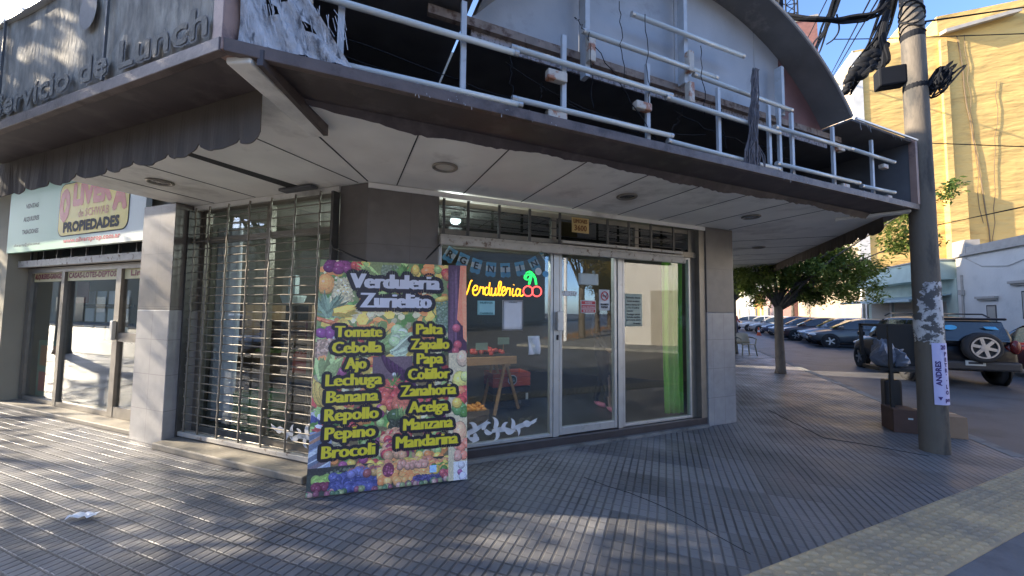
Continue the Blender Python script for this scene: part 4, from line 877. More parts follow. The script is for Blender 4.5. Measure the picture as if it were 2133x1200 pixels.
b = PB(IO); put_text(b, 'PROPIEDADES', (-7.28, 2.733, 2.61), EXx, EZz, EN, height=.13, width=1.42, bold=.014, n=6); b.build('black_name', m_ink, SI)
b = PB(IO); put_text(b, 'www.oliveraprop.com.ar', (-7.26, 2.738, 2.455), EXx, EZz, EN, height=.06, width=1.45, bold=.006, n=4); b.build('web_address', M('sign_web_red', (.4, .05, .05), .5), SI)
b = PB(IO)
for t, z, wd in (('VENTAS', 3.06, .4), ('ALQUILERES', 2.86, .5), ('TASACIONES', 2.66, .52)): put_text(b, t, (-9.02, 2.738, z), EXx, EZz, EN, height=.065, width=wd, bold=.004, n=4)
put_text(b, 'oliveraprop@yahoo.com.ar', (-9.1, 2.738, 2.475), EXx, EZz, EN, height=.04, width=.85, bold=.002, n=4); b.build('services', M('sign_dark_green', (.05, .1, .08), .5), SI)
# inside the agency: desk, notice board with listing cards, poster panels
o = thing('desk', 'pale office desk inside the estate agency', 'desk', (-7.6, 4.4, .055)); b = PB((-7.6, 4.4, .055)); b.box(-8.4, -6.8, 4.2, 4.9, .7, .75); b.box(-8.38, -8.34, 4.22, 4.88, .055, .7); b.box(-6.86, -6.82, 4.22, 4.88, .055, .7); b.box(-8.34, -6.86, 4.5, 4.53, .2, .7); b.build('body', m_wood2, o)
o = thing('listing_rack', 'rack of small white property cards behind the agency glass', 'display rack', (-7.8, 3.2, 1.1))
b = PB((-7.8, 3.2, 1.1)); [b.box(-8.5, -7.15, 3.2, 3.215, z, z+.035) for z in (1.02, 1.28, 1.55)]; b.build('rail', m_black, o)
for i in range(4):
    for j in range(3):
        PB((-7.8, 3.2, 1.1)).box(-8.42+i*.32, -8.18+i*.32, 3.185, 3.195, 1.06+j*.265, 1.26+j*.265).build('card', m_white if (i+j) % 3 else m_pale, o)
o = thing('window_poster', 'green and orange poster panel low in the agency window at the left', 'poster', (-9.1, 3.1, .1)); PB((-9.1, 3.1, .1)).box(-9.5, -8.7, 3.08, 3.1, .12, 1.0).build('panel', M('panel_green', (.15, .3, .2), .5), o); PB((-9.1, 3.1, .1)).box(-9.4, -8.85, 3.07, 3.079, .6, .92).build('orange_print', M('panel_orange', (.5, .17, .05), .5), o); PB((-9.1, 3.1, .1)).box(-9.4, -8.85, 3.07, 3.079, .2, .5).build('red_print', m_red, o)
o = thing('red_poster', 'dark red poster hanging high in the agency window', 'poster', (-8.2, 3.12, 1.75)); PB((-8.2, 3.12, 1.75)).box(-8.5, -8.15, 3.1, 3.11, 1.6, 1.93).build('panel', M('maroon', (.2, .04, .03), .5), o)

# ================================================================ printed board of the greengrocer
BW, BH = 1.33, 2.0
bl = Vector((-2.74, 2.41, .012)); bx_ = Vector((1.04, .83, 0)).normalized(); bn = Vector((bx_.y, -bx_.x, 0))
PBD = thing('advertising_board', 'tall printed board listing vegetables and fruit in yellow letters leaning on the corner pillar', 'sign board', bl, math.atan2(bx_.y, bx_.x))
tl = math.atan2(.24, BH); PBD.rotation_euler = (-tl, 0, math.atan2(bx_.y, bx_.x))
b = MB(); b.box(0, BW, .0006, .03, 0, BH); bev(b.build('board', M('board_edge', (.6, .6, .62), .5), PBD), .003)
pr = MB(); prng = random.Random(77); lay = [0]
def Pt(u, v, k): return (u*BW, -.0004-k, (1-v)*BH)
def quad(u0, u1, v0, v1, c): lay[0] += 1.1e-6; pr.add([Pt(u0, v1, lay[0]), Pt(u1, v1, lay[0]), Pt(u1, v0, lay[0]), Pt(u0, v0, lay[0])], [(0, 1, 2, 3)], 0, c)
def poly(pts, c): lay[0] += 1.1e-6; pr.add([Pt(u, v, lay[0]) for u, v in pts], [tuple(range(len(pts)-1, -1, -1))], 0, c)
def el(u, v, ru, rv, c, rot=0, n=12):
    """ru, rv in metres"""
    u = min(.995, max(.005, u)); v = min(.995, max(.005, v)); lay[0] += 1.1e-6; vs = []
    for i in range(n):
        a = 2*math.pi*i/n; x = ru*math.cos(a); z = rv*math.sin(a); X = u*BW+x*math.cos(rot)-z*math.sin(rot); Z = (1-v)*BH+x*math.sin(rot)+z*math.cos(rot)
        vs.append((min(BW, max(0, X)), -.0004-lay[0], min(BH, max(0, Z))))
    pr.add(vs, [tuple(range(n))], 0, c)
def mul(c, k): return tuple(min(1, x*k) for x in c)
def fruit(u, v, r, c, ry=None, rot=0):
    ry = ry or r
    r *= .82; ry *= .82; el(u, v+.002, r, ry, mul(c, .45), rot); el(u-.001, v-.001, r*.93, ry*.9, mul(c, .8), rot); el(u-.08*r, v-.1*ry, r*.72, ry*.68, c, rot, 10); el(u-.14*r, v-.14*ry, r*.45, ry*.42, mul(c, 1.2), rot, 9); el(u-.2*r, v-.22*ry*.5, r*.16, ry*.13, tuple(.3+.6*x for x in mul(c, 1.1)), rot, 6)
def pile(u0, u1, v0, v1, r, cols, n, jit=.2, ry=None):
    pts = [(prng.uniform(u0, u1), prng.uniform(v0, v1)) for _ in range(int(n*1.5))]; pts.sort(key=lambda p: p[1])
    for u, v in pts:
        c = prng.choice(cols); k = prng.uniform(1-jit, 1+jit); rr = r*prng.uniform(.85, 1.15); fruit(u, v, rr, mul(c, k), (ry or r)*prng.uniform(.85, 1.15), prng.uniform(-.5, .5))
def blades(u, v, n, ln, c, a0, a1, wd=.012):
    for _ in range(n):
        a = prng.uniform(a0, a1); l = ln*prng.uniform(.5, 1); k = mul(c, prng.uniform(.5, 1.5)); du_ = l*math.cos(a)/BW; dv = -l*math.sin(a)/BH; uu = u+prng.uniform(-.03, .03); vv = v+prng.uniform(-.015, .015)
        px = -math.sin(a)*wd/BW; pz = -math.cos(a)*wd/BH
        cl = lambda p: (min(1, max(0, p[0])), min(1, max(0, p[1])))
        poly([cl((uu-px, vv-pz)), cl((uu+px, vv+pz)), cl((uu+du_*.6+px, vv+dv*.6+pz)), cl((uu+du_, vv+dv)), cl((uu+du_*.6-px, vv+dv*.6-pz))], k)
def speck(u0, u1, v0, v1, r, cols, n):
    for _ in range(n): c = mul(prng.choice(cols), prng.uniform(.6, 1.4)); el(prng.uniform(u0, u1), prng.uniform(v0, v1), r*prng.uniform(.5, 1.2), r*prng.uniform(.5, 1.2), c, prng.uniform(0, 3), 6)
GRN = (.10, .26, .05); LGR = (.33, .47, .14); RED = (.55, .03, .03); ORA = (.75, .24, .02); YEL = (.72, .5, .05); PUR = (.16, .02, .13); CRM = (.62, .55, .32); BRN = (.33, .17, .09); BLU = (.05, .06, .22); WHT = (.62, .6, .62); PNK = (.55, .08, .14); DRK = (.025, .02, .03)
quad(0, 1, 0, 1, (.10, .12, .06))
quad(0, .88, 0, .42, (.22, .28, .1)); speck(0, .88, 0, .42, .05, [GRN, LGR, YEL, ORA, CRM], 240)
pile(.02, .2, .005, .055, .055, [PUR, (.3, .03, .2)], 9); pile(.21, .28, .02, .06, .05, [RED], 3); blades(.36, .07, 22, .2, LGR, 2.2, 2.9); pile(.4, .5, .02, .075, .03, [(.2, .26, .17)], 26); speck(.4, .52, .015, .08, .012, [(.24, .3, .2), (.14, .2, .12)], 90)
blades(.55, .075, 20, .15, GRN, .8, 2.3); fruit(.63, .03, .045, YEL, .07); fruit(.72, .035, .09, ORA, .06); fruit(.79, .025, .05, LGR); pile(.82, .9, .03, .07, .05, [RED, (.6, .15, .05)], 5); pile(.9, .87, .07, .13, .04, [PNK], 4)
fruit(.04, .11, .1, (.78, .36, .05), .12); pile(.11, .2, .09, .18, .05, [CRM], 16); speck(.1, .22, .08, .2, .013, [CRM, (.7, .64, .42), (.5, .42, .2)], 130); blades(.07, .25, 46, .24, (.2, .3, .2), .1, 3.0); fruit(.2, .205, .035, (.2, .45, .1)); blades(.12, .235, 10, .2, YEL, -.2, .3, .02)
for i in range(5): fruit(.02+.06*i, .27+.012*i, .1, (.72, .17, .03), .022, -.25)
pile(.03, .1, .315, .34, .06, [(.34, .06, .3)], 3); fruit(.12, .355, .03, WHT); fruit(.19, .335, .055, (.75, .22, .1)); fruit(.26, .38, .075, RED, .07); el(.26, .38, .022, .022, (.15, .35, .08)); fruit(.14, .39, .045, CRM); fruit(.18, .40, .04, (.6, .42, .2)); fruit(.36, .35, .06, YEL); fruit(.43, .365, .035, BRN)
pile(.0, .14, .37, .44, .05, [(.5, .3, .2)], 16); speck(0, .15, .36, .46, .013, [(.5, .3, .2), (.62, .42, .3), (.34, .2, .13)], 150)
blades(.33, .42, 50, .3, (.28, .42, .14), .3, 1.3); blades(.22, .44, 26, .16, LGR, .6, 2.4); pile(.5, .62, .32, .38, .07, [(.45, .6, .3), (.58, .66, .48)], 14); fruit(.76, .37, .15, (.72, .2, .04), .055, -.4); fruit(.76, .372, .1, (.5, .12, .03), .022, -.4); speck(.7, .82, .36, .385, .008, [DRK], 40)
blades(.5, .425, 34, .32, (.5, .6, .42), .1, .8); blades(.6, .445, 24, .2, YEL, .2, 1.0); pile(.8, .87, .2, .31, .04, [(.17, .24, .16)], 24); speck(.78, .87, .18, .33, .012, [(.24, .32, .24), (.13, .2, .12)], 160); fruit(.82, .17, .09, YEL, .03, .2); blades(.84, .4, 20, .12, GRN, .8, 2.6)
# middle
quad(0, .88, .44, .92, (.2, .15, .07)); speck(0, .88, .45, .9, .06, [GRN, LGR, YEL, ORA, RED, CRM, BRN], 160); pile(.02, .86, .45, .9, .045, [RED, ORA, YEL, LGR, (.36, .06, .2), CRM, GRN], 120); blades(.08, .53, 34, .24, (.36, .46, .16), .9, 1.9, .03)
for i in range(5): fruit(.02+.035*i, .58+.018*i, .05, (.72, .48, .07), .17, .35+.06*i)
quad(0, .13, .665, .745, (.1, .14, .09)); speck(0, .12, .67, .74, .03, [GRN, LGR, RED, WHT, BLU], 50); quad(0, .13, .745, .93, (.3, .35, .5))
for i in range(16): a = prng.uniform(.75, .92); poly([(0, a), (.1+prng.uniform(-.02, .03), a-.035), (.12, a-.02), (0, a+.02)], prng.choice([(.38, .45, .6), (.55, .58, .62), (.14, .17, .25), (.4, .2, .12), (.2, .16, .2)]))
quad(.36, .62, .44, .56, (.16, .1, .13)); 
for i in range(7): fruit(.45+.028*i, .47+.014*i, .03, (.09, .03, .1), .12, .5)
fruit(.5, .52, .022, WHT); pile(.42, .6, .55, .66, .045, [RED, (.65, .08, .04)], 32); blades(.5, .57, 8, .15, GRN, 0, 3.1, .005); pile(.5, .62, .64, .68, .06, [(.6, .12, .05)], 6)
fruit(.52, .70, .1, (.07, .13, .05), .08); blades(.55, .7, 14, .1, (.2, .3, .08), 1, 2.2, .004); pile(.48, .56, .72, .76, .02, [(.06, .07, .05)], 26); fruit(.6, .72, .07, (.6, .32, .06)); pile(.45, .6, .76, .87, .05, [(.36, .03, .09), RED, (.6, .3, .14)], 40)
quad(.0, .9, .89, .93, (.05, .05, .05)); pile(.3, .9, .9, .93, .05, [YEL, (.6, .2, .1), (.65, .35, .12)], 40)
# bottom heaps
quad(0, .9, .915, 1, (.06, .07, .06)); speck(.1, .4, .9, .93, .012, [(.1, .12, .08), (.2, .22, .16)], 50)
pile(.05, .25, .93, .955, .045, [(.3, .46, .08)], 16); pile(.04, .14, .955, .97, .03, [(.22, .03, .08)], 14); pile(.14, .46, .93, .985, .042, [BLU, (.08, .09, .3)], 64); pile(.25, .45, .91, .93, .04, [(.4, .1, .1), (.16, .16, .4), (.6, .35, .1)], 16)
pile(.42, .8, .91, .975, .04, [ORA, (.8, .36, .06), (.75, .42, .1)], 84); pile(.55, .72, .905, .92, .035, [(.65, .3, .2)], 16); pile(.64, .86, .965, .99, .02, [(.07, .05, .16), (.1, .08, .25)], 70); pile(.75, .88, .92, .95, .04, [YEL, (.7, .2, .06), GRN], 18); pile(.8, .88, .955, .975, .035, [(.45, .06, .08)], 6); pile(.0, .9, .985, .998, .028, [(.1, .2, .1), (.3, .08, .14), (.3, .35, .15), (.5, .3, .25)], 34); fruit(.48, .925, .055, (.3, .04, .09), .065); el(.48, .925, .05, .06, (.2, .03, .07)); speck(.455, .505, .91, .94, .009, [(.45, .1, .2)], 20)
quad(.745, .79, .925, .955, (.35, .55, .8))
# right hand strip
quad(.865, 1, 0, .43, (.09, .04, .08)); 
for i in range(26): u = prng.uniform(.87, .93); poly([(u, prng.uniform(0, .1)), (u+.006, .0+prng.uniform(0, .1)), (u+.012, prng.uniform(.25, .43)), (u-.006, prng.uniform(.25, .43))], mul((.12, .06, .11), prng.uniform(.4, 1.7)))
poly([(.955, 0), (1, 0), (1, .3), (.965, .3), (.93, .27), (.945, .12)], (.75, .2, .07)); poly([(.965, .1), (1, .0), (1, .38), (.975, .36)], (.82, .27, .1)); fruit(.925, .31, .05, PNK, .05); fruit(.935, .39, .05, (.5, .05, .08)); fruit(.92, .42, .045, (.45, .06, .09))
quad(.87, 1, .43, 1, (.6, .5, .3)); fruit(.97, .455, .075, (.68, .48, .3), .1); fruit(.95, .56, .09, (.7, .62, .12), .12); fruit(.99, .54, .06, (.6, .64, .2)); pile(.94, 1, .6, .66, .05, [RED, (.7, .2, .06)], 8); pile(.92, .99, .67, .71, .05, [GRN, (.14, .34, .1)], 8); fruit(.93, .66, .06, YEL)
fruit(.95, .79, .08, (.8, .45, .22), .12); pile(.93, 1, .84, .9, .05, [(.72, .35, .25), (.75, .2, .1)], 7); quad(.905, 1, .92, 1, (.66, .64, .62)); fruit(.96, .935, .04, WHT); fruit(.95, .965, .03, (.4, .12, .3)); fruit(.97, .985, .045, (.62, .6, .68), .05)
pr.build('print', attr_mat('printed_fruit', .3), PBD)
m_pd = M('print_dark', (.035, .03, .042), .35, var=.05); m_py = M('print_yellow', (.92, .76, .05), .35, var=.04); m_pw = M('print_white', (.82, .81, .88), .35, var=.04)
dk = MB(); ye = MB(); wh = MB()
def word(t, u, v, wu, h, mb_, shear=0, bold=(.0085, .0004), ob=(.034, .029)):
    o = Vector((u*BW, -.0105, (1-v)*BH-h*.5)); X = Vector((1, 0, .0)); Z = Vector((0, 0, 1)); N_ = Vector((0, -1, 0))
    put_text(dk, t, o, X, Z, N_, height=h, width=wu*BW-.01, bold=ob, n=14, lift=.0003, shear=shear, step=.00002)
    put_text(mb_, t, o, X, Z, N_, height=h, width=wu*BW-.02, bold=bold, n=8, lift=.0013, shear=shear, step=.00002)
word('Verduleria', .50, .092, .61, .135, wh, bold=(.0150, .0010), ob=(.048, .04)); word('Zurielito', .505, .182, .48, .135, wh, bold=(.0150, .0010), ob=(.048, .04))
for t, u, v, wu in (('Tomate', .265, .325, .295), ('Cebolla', .26, .395, .31), ('Ajo', .255, .465, .13), ('Lechuga', .25, .535, .345), ('Banana', .245, .605, .315), ('Repollo', .245, .68, .325), ('Pepino', .24, .755, .3), ('Brocoli', .235, .83, .315), ('Palta', .735, .315, .185), ('Zapallo', .74, .385, .265), ('Papa', .74, .452, .18), ('Coliflor', .735, .522, .285), ('Zanahoria', .735, .595, .375), ('Acelga', .735, .668, .265), ('Manzana', .735, .742, .33), ('Mandarina', .73, .815, .41)): word(t, u, v, wu+.01, .099, ye)
dk.build('dark_outline', m_pd, PBD); ye.build('yellow_words', m_py, PBD); wh.build('white_words', m_pw, PBD)
# ropes tying the board
o = thing('rope', 'black rope tying the board to the left grille over the pillar', 'rope', (-2.99, 2.8, 2.2)); b = MB(); b.tube([Vector(p)-Vector((-2.99, 2.8, 2.2)) for p in ((-2.99, 2.80, 2.22), (-2.85, 2.70, 2.12), (-2.62, 2.72, 2.03), (-2.52, 2.78, 1.99))], .009, 6); b.build('strand', m_black, o)
o = thing('rope', 'short black rope tying the board to the rolled grille by the bunting', 'rope', oc(.70, .03, 2.22)); b = MB(); b.tube([Vector((0, 0, 0)), Vector((-.06, -.03, -.08)), Vector((-.17, -.1, -.22))], .008, 6); b.build('strand', m_black, o)

# scrap of paper on the pavement
o = thing('paper_scrap', 'crumpled white scrap of paper lying on the pavement', 'litter', (-3.98, 1.58, .0), .5); b = MB(); rng = random.Random(9); vs = []
for j in range(5):
    for i in range(7): vs.append((-.09+.03*i+rng.uniform(-.008, .008), -.04+.02*j*(1-.08*abs(i-2))+rng.uniform(-.006, .006), .012+.022*abs(math.sin(i*1.2+j*.9))+rng.uniform(0, .008)))
b.add(vs, [(j*7+i, j*7+i+1, (j+1)*7+i+1, (j+1)*7+i) for j in range(4) for i in range(6)]); b.build('scrap', m_white, o)

# ================================================================ pole on the corner
PX, PY = 2.862, 5.985
PO_ = thing('utility_pole', 'tall grey concrete utility pole on the corner pavement covered in torn posters', 'utility pole', (PX, PY, 0))
def prad(z): return .127-.0040*z
b = MB(); b.lathe([(prad(z)*(1+.006*math.sin(z*7)), z) for z in [0, .02, .3, .6, 1, 1.5, 2, 2.5, 3, 3.5, 4, 4.5, 5, 5.5, 6, 7, 8.6]]+[(.001, 8.6)], 32); b.build('shaft', m_pole, PO_, smooth=True)
FA = math.radians(-115.5)
def bend(mb, lift):
    """bend a flat sheet (x = angle-run in metres, z height) round the pole; x = 0 faces the camera side"""
    out = []
    for x, y, z in mb.v:
        r = prad(z)+lift-y; a = FA+x/(prad(z)*1.29); out.append((r*math.cos(a), r*math.sin(a), z))
    mb.v = out; return mb
def sheet_on_pole(x0, x1, z0, z1, jag=0, seed=0, n=14):
    b = MB(); rng = random.Random(seed); vs = []
    for j in range(n+1):
        l = rng.uniform(-jag, jag); r = rng.uniform(-jag, jag)
        for i in range(n+1):
            x = x0+l+(x1+r-x0-l)*i/n; vs.append((x, 0, z0+(z1-z0)*j/n+(rng.uniform(-jag, jag)*.5 if j in (0, n) else 0)))
    b.add(vs, [(j*(n+1)+i, j*(n+1)+i+1, (j+1)*(n+1)+i+1, (j+1)*(n+1)+i) for j in range(n) for i in range(n)]); return b
for k_, (x0, x1, z0, z1, jg) in enumerate(((-.1, .24, 1.50, 1.74, .02), (-.22, .02, 1.36, 1.56, .02), (-.05, .20, 1.70, 1.93, .025), (.0, .24, 1.22, 1.5, .012), (-.17, .0, 1.25, 1.40, .02))):
    bend(sheet_on_pole(x0, x1, z0, z1, jg, k_), .003+.0015*k_).build('torn_poster', m_paste, PO_, smooth=True)
LP = thing('poster', 'lilac white vertical poster with bold violet letters pasted on the pole', 'poster', (PX, PY, 0))
bend(sheet_on_pole(.02, .235, .55, 1.24, 0, 1), .012).build('sheet', m_lilac, LP, smooth=True)
b = MB()
put_text(b, 'ANDRES', (.1, 0, .90), (0, 0, 1), (-1, 0, 0), (0, -1, 0), height=.055, width=.27, bold=.003, lift=0)
for ch, z in zip('PETR..LO', (1.10, 1.035, .975, .915, .885, .82, .735, .67)): put_text(b, ch, (.165, 0, z), (1, 0, 0), (0, 0, 1), (0, -1, 0), height=.04, bold=.004, lift=0)
put_text(b, '20', (.14, 0, 1.17), (1, 0, 0), (0, 0, 1), (0, -1, 0), height=.045, lift=0, bold=.003); put_text(b, 'pm', (.17, 0, .59), (1, 0, 0), (0, 0, 1), (0, -1, 0), height=.04, lift=0, bold=.004)
b.add([(.055, 0, .64), (.105, 0, .64), (.08, 0, .60)], [(0, 2, 1)])
bend(b, .0155).build('lettering', M('violet_ink', (.06, .03, .16), .6), LP)
# fittings high on the pole
b = MB(); b.box(-.9, .75, -.06, .06, 6.4, 6.52); b.build('crossarm', m_pole, PO_)
b = MB(); b.box(-.36, -.09, -.06, .1, 4.36, 4.60); bev(b.build('junction_box', m_cable, PO_), .02)
b = MB(); rng = random.Random(3)
for i in range(26):
    r = rng.uniform(.045, .125); c = Vector((.20+rng.uniform(-.04, .06), -.05+rng.uniform(-.05, .05), 4.32+rng.uniform(-.06, .06))); tilt = rng.uniform(-.6, .6)
    ex_ = rng.uniform(.5, 1.1); ph_ = rng.uniform(0, 3); b.tube([c+Vector((r*ex_*math.cos(t*math.pi/7)+.006*math.sin(t*1.9+ph_), tilt*r*math.cos(t*math.pi/7), r*1.2*math.sin(t*math.pi/7+ph_)+.006*math.cos(t*1.3+ph_))) for t in range(14)], .011, 5, closed=True)
b.build('cable_coil', m_cable, PO_)
b = MB(); b.lathe([(.108, 4.9), (.112, 4.93), (.112, 4.96), (.108, 4.98)], 20); b.lathe([(.11, 4.26), (.114, 4.29), (.11, 4.33)], 20)
for i in range(7): b.tube([(.115*math.cos(a), .115*math.sin(a), 5.0+.05*math.sin(a*2+i)+i*.05) for a in [t*math.pi/8 for t in range(16)]], .008, 4, closed=True)
b.build('strap', m_cable, PO_)

def W(px_, py_, yy):     # measured from the photograph: the point of a plane y = yy seen at a pixel, used for cables strung in that plane
    d = F_+R_*((px_-1066.5)/804.31)-U_*((py_-600)/804.31); t = yy/d.y; return Vector((0, 0, 1.55))+d*t
def cable(name, label, pts, r, n=1, spread=.0, jit=0, group=None, cat='cable'):
    pts = [Vector(p) for p in pts]; o = thing(name, label, cat, pts[0], 0, group); b = MB(); rng = random.Random(len(label))
    for k in range(n):
        off = [Vector((rng.gauss(0, spread), rng.gauss(0, spread), rng.gauss(0, spread)))*(1 if 0 < i < len(pts)-1 else .5) for i in range(len(pts))]
        P_ = [p-pts[0]+f for p, f in zip(pts, off)]; out = []
        for i in range(len(P_)-1):
            p0, p1, p2, p3 = P_[max(i-1, 0)], P_[i], P_[i+1], P_[min(i+2, len(P_)-1)]
            for s in range(5): t = s/5; out.append(.5*((2*p1)+(-p0+p2)*t+(2*p0-5*p1+4*p2-p3)*t*t+(-p0+3*p1-3*p2+p3)*t**3))
        out.append(P_[-1]); b.tube(out, r, 5)
    b.build('wire', m_cable, o); return o
cable('cable_bundle', 'thick sagging bundle of black cables crossing from the arch to the pole head', [(-2.2, 6.0, 6.2), W(1560, 0, 6.2), W(1630, 22, 6.1), W(1700, 38, 6.0), W(1770, 32, 6.0), W(1850, 2, 6.0), (2.86, 6.0, 6.45)], .022, 4, .035)
cable('cable_bundle', 'ragged dark bundle of many cables running down the side street above the arch edge', [W(1760, -60, 5.5), W(1738, 20, 7), W(1722, 60, 9), W(1705, 95, 12), W(1692, 130, 17)], .02, 9, .05)
cable('cable_loop', 'single cable looping below the ragged bundle beside the arch', [W(1743, 30, 7), W(1748, 60, 7.2), W(1738, 80, 7.3), W(1722, 92, 7.5)], .012, 1)
for i, (pts, lb) in enumerate((
    ([(2.86, 6.1, 6.3), W(1830, 60, 8), W(1790, 130, 13), W(1745, 205, 30)], 'pair of thick cables leaving the pole along the yellow building, upper'),
    ([(2.86, 6.1, 6.0), W(1836, 80, 8), W(1795, 150, 13), W(1742, 215, 30)], 'pair of thick cables leaving the pole along the yellow building, lower'),)): cable('street_cable', lb, pts, .022 if i == 0 else .02, 3, .03)
cable('street_cable', 'thin wire slanting across the sky left of the others', [W(1722, 0, 20), W(1672, 100, 30)], .025, 1)
cable('street_cable', 'left one of two close thin wires slanting down to the arch edge', [W(1812, 0, 14), W(1723, 170, 40)], .025, 1)
cable('street_cable', 'right one of two close thin wires slanting down to the arch edge', [W(1828, 0, 14), W(1728, 170, 40)], .025, 1)
cable('street_cable', 'thin wire crossing level behind the pole just below the cable coil box', [W(1735, 82, 9), W(1850, 80, 9), W(2140, 70, 9)], .009, 1)
cable('street_cable', 'thin wire crossing the yellow wall at the height of the canopy top', [W(1930, 298, 9), W(2140, 306, 9)], .009, 1)
cable('street_cable', 'pair of thin wires crossing the top right corner of the sky', [W(1925, 45, 8), W(2140, 12, 8)], .008, 2, .02)
cable('street_cable', 'faint pair of wires crossing the yellow wall above the white parapet', [W(1950, 470, 20), W(2140, 430, 20)], .014, 2, .05)
cable('cable_closure', 'black cable splice closure and tangle hanging from the cables left of the pole', [W(1850, 25, 6.6), W(1838, 75, 6.6), W(1842, 130, 6.6), W(1825, 140, 6.7), W(1800, 155, 6.9)], .028, 3, .02)
o = thing('splice_box', 'black splice boxes slung on the cables between the arch and the pole', 'splice box', W(1800, 130, 7.2)); b = MB(); rng = random.Random(6); c0 = W(1800, 130, 7.2)
for px_, py_, r in ((1835, 92, .10), (1815, 115, .12), (1805, 135, .14), (1790, 150, .12), (1775, 165, .1), (1765, 185, .06), (1828, 130, .07)):
    for q_ in range(3): b.ell(W(px_+rng.uniform(-8, 8), py_+rng.uniform(-8, 8), 7.2)-c0, (r*rng.uniform(.6, 1), .08, r*rng.uniform(.5, .9)), 12, 8)
for q_ in range(16):
    a_ = W(1850+rng.uniform(-12, 4), 60+rng.uniform(-30, 20), 7.1)-c0; e_ = W(1765+rng.uniform(-8, 12), 185+rng.uniform(-20, 14), 7.3)-c0; m_ = a_.lerp(e_, .5)+Vector((rng.gauss(0, .08), rng.gauss(0, .06), rng.gauss(-.02, .1))); b.tube([a_, a_.lerp(m_, .55), m_, m_.lerp(e_, .5)+Vector((rng.gauss(0, .03), 0, rng.gauss(0, .04))), e_], .012, 5)
b.build('body', m_cable, o, smooth=True)

# ================================================================ rack with boxes behind the pole
RK = thing('metal_rack', 'black metal display rack standing behind the pole at the kerb', 'rack', (3.0, 7.1, 0))
RO = (3.0, 7.1, 0); b0 = 2.70
for x, y in ((2.86, 6.86), (3.38, 6.86), (2.74, 7.36), (3.38, 7.36)):
    b = PB(RO); b.box(x, x+.038, y, y+.038, .95 if x < 2.8 else 0, 1.42); b.build('post', m_black, RK)
b = PB(RO); b.box(2.74, 3.43, 6.87, 6.90, 1.39, 1.42); b.box(2.74, 3.43, 7.37, 7.40, 1.39, 1.42); b.box(2.75, 2.78, 6.9, 7.37, 1.39, 1.42); b.build('top_rail', m_black, RK)
b = PB(RO); b.box(2.76, 3.42, 6.88, 7.38, .78, .82); b.build('shelf', m_black, RK)
b = PB(RO); b.box(2.95, 3.42, 7.385, 7.40, .82, 1.40); b.build('back_panel', m_black, RK)
o = thing('plastic_bag', 'grey white plastic bag and net sack slumped on the rack shelf', 'bag', (2.92, 7.1, .82)); b = MB(); b.ell((-.02, 0, .17), (.13, .13, .19), 14, 10); b.ell((.13, -.03, .13), (.07, .09, .15), 12, 8); b.ell((-.05, .02, .33), (.05, .05, .08), 8, 6); rng = random.Random(2); b.v = [(x*(1+.28*math.sin(y*31+z*23+x*9)), y*(1+.25*math.sin(x*37+z*19)), max(0.002, z*(1+.12*math.sin(x*41+y*29)))) for x, y, z in b.v]; b.build('bag', m_bag, o)
o = thing('cardboard_box', 'low brown cardboard box on the pavement behind the pole', 'box', (3.17, 6.9, 0)); b = MB(); b.box(-.05, .36, -.2, .2, 0, .27); bev(b.build('body', m_card, o), .004); b = MB(); b.box(.10, .15, -.2015, -.2, 0.01, .27); b.box(-.05, .36, -.02, .03, .27, .2712); b.build('tape', M('packing_tape', (.45, .33, .2), .3), o)
o = thing('cardboard_box', 'dark printed cardboard box at the foot of the rack', 'box', (2.98, 6.85, 0)); b = MB(); b.box(-.16, .12, -.12, .2, 0, .3); bev(b.build('body', m_card_d, o), .004); b = MB(); b.box(-.01, .04, -.123, -.12, .18, .2); b.build('hand_hole', m_pale, o)
o = thing('black_jug', 'tall black plastic jug standing in the rack', 'jug', (2.98, 7.15, .3)); b = MB(); b.box(-.09, .1, -.08, .08, -.3, .34); bev(b.build('body', m_blackgloss, o), .03); b = MB(); b.tube([(.0, 0, .34), (0, 0, .4)], .025, 8); b.build('cap', m_pale, o)
o = thing('blue_carton', 'dark blue carton standing on the box right of the pole', 'carton', (3.36, 6.95, .27)); b = MB(); b.box(-.05, .06, -.06, .06, 0, .3); bev(b.build('body', M('carton_dark_blue', (.03, .04, .2), .5), o), .004)

# ================================================================ vehicles
m_tyre = M('tyre', (.022, .022, .024), .8); m_rim = M('rim_silver', (.5, .5, .52), .3, metal=.8); m_carglass = M('car_glass', (.02, .028, .035), .04, spec=.9, var=.02); m_tail = M('tail_lamp', (.12, .012, .01), .25); m_lamp = M('head_lamp', (.6, .62, .65), .1); m_plastic = M('bumper_plastic', (.03, .03, .032), .6)
_pm = {}
def paint(c):
    if c not in _pm: _pm[c] = M('car_paint', c, .3, metal=0, var=.03, scale=2, coat=.5 if max(c) > .03 else .1, spec=.5 if max(c) > .03 else .25)
    return _pm[c]
def ring_loft(b, st, m=0):
    n = len(st[0]); vs = [p for r in st for p in r]; fs = []
    for i in range(len(st)-1):
        for j in range(n): fs.append((i*n+j, i*n+(j+1) % n, (i+1)*n+(j+1) % n, (i+1)*n+j))
    fs += [tuple(range(n-1, -1, -1)), tuple((len(st)-1)*n+j for j in range(n))]
    b.add(vs, fs, m)
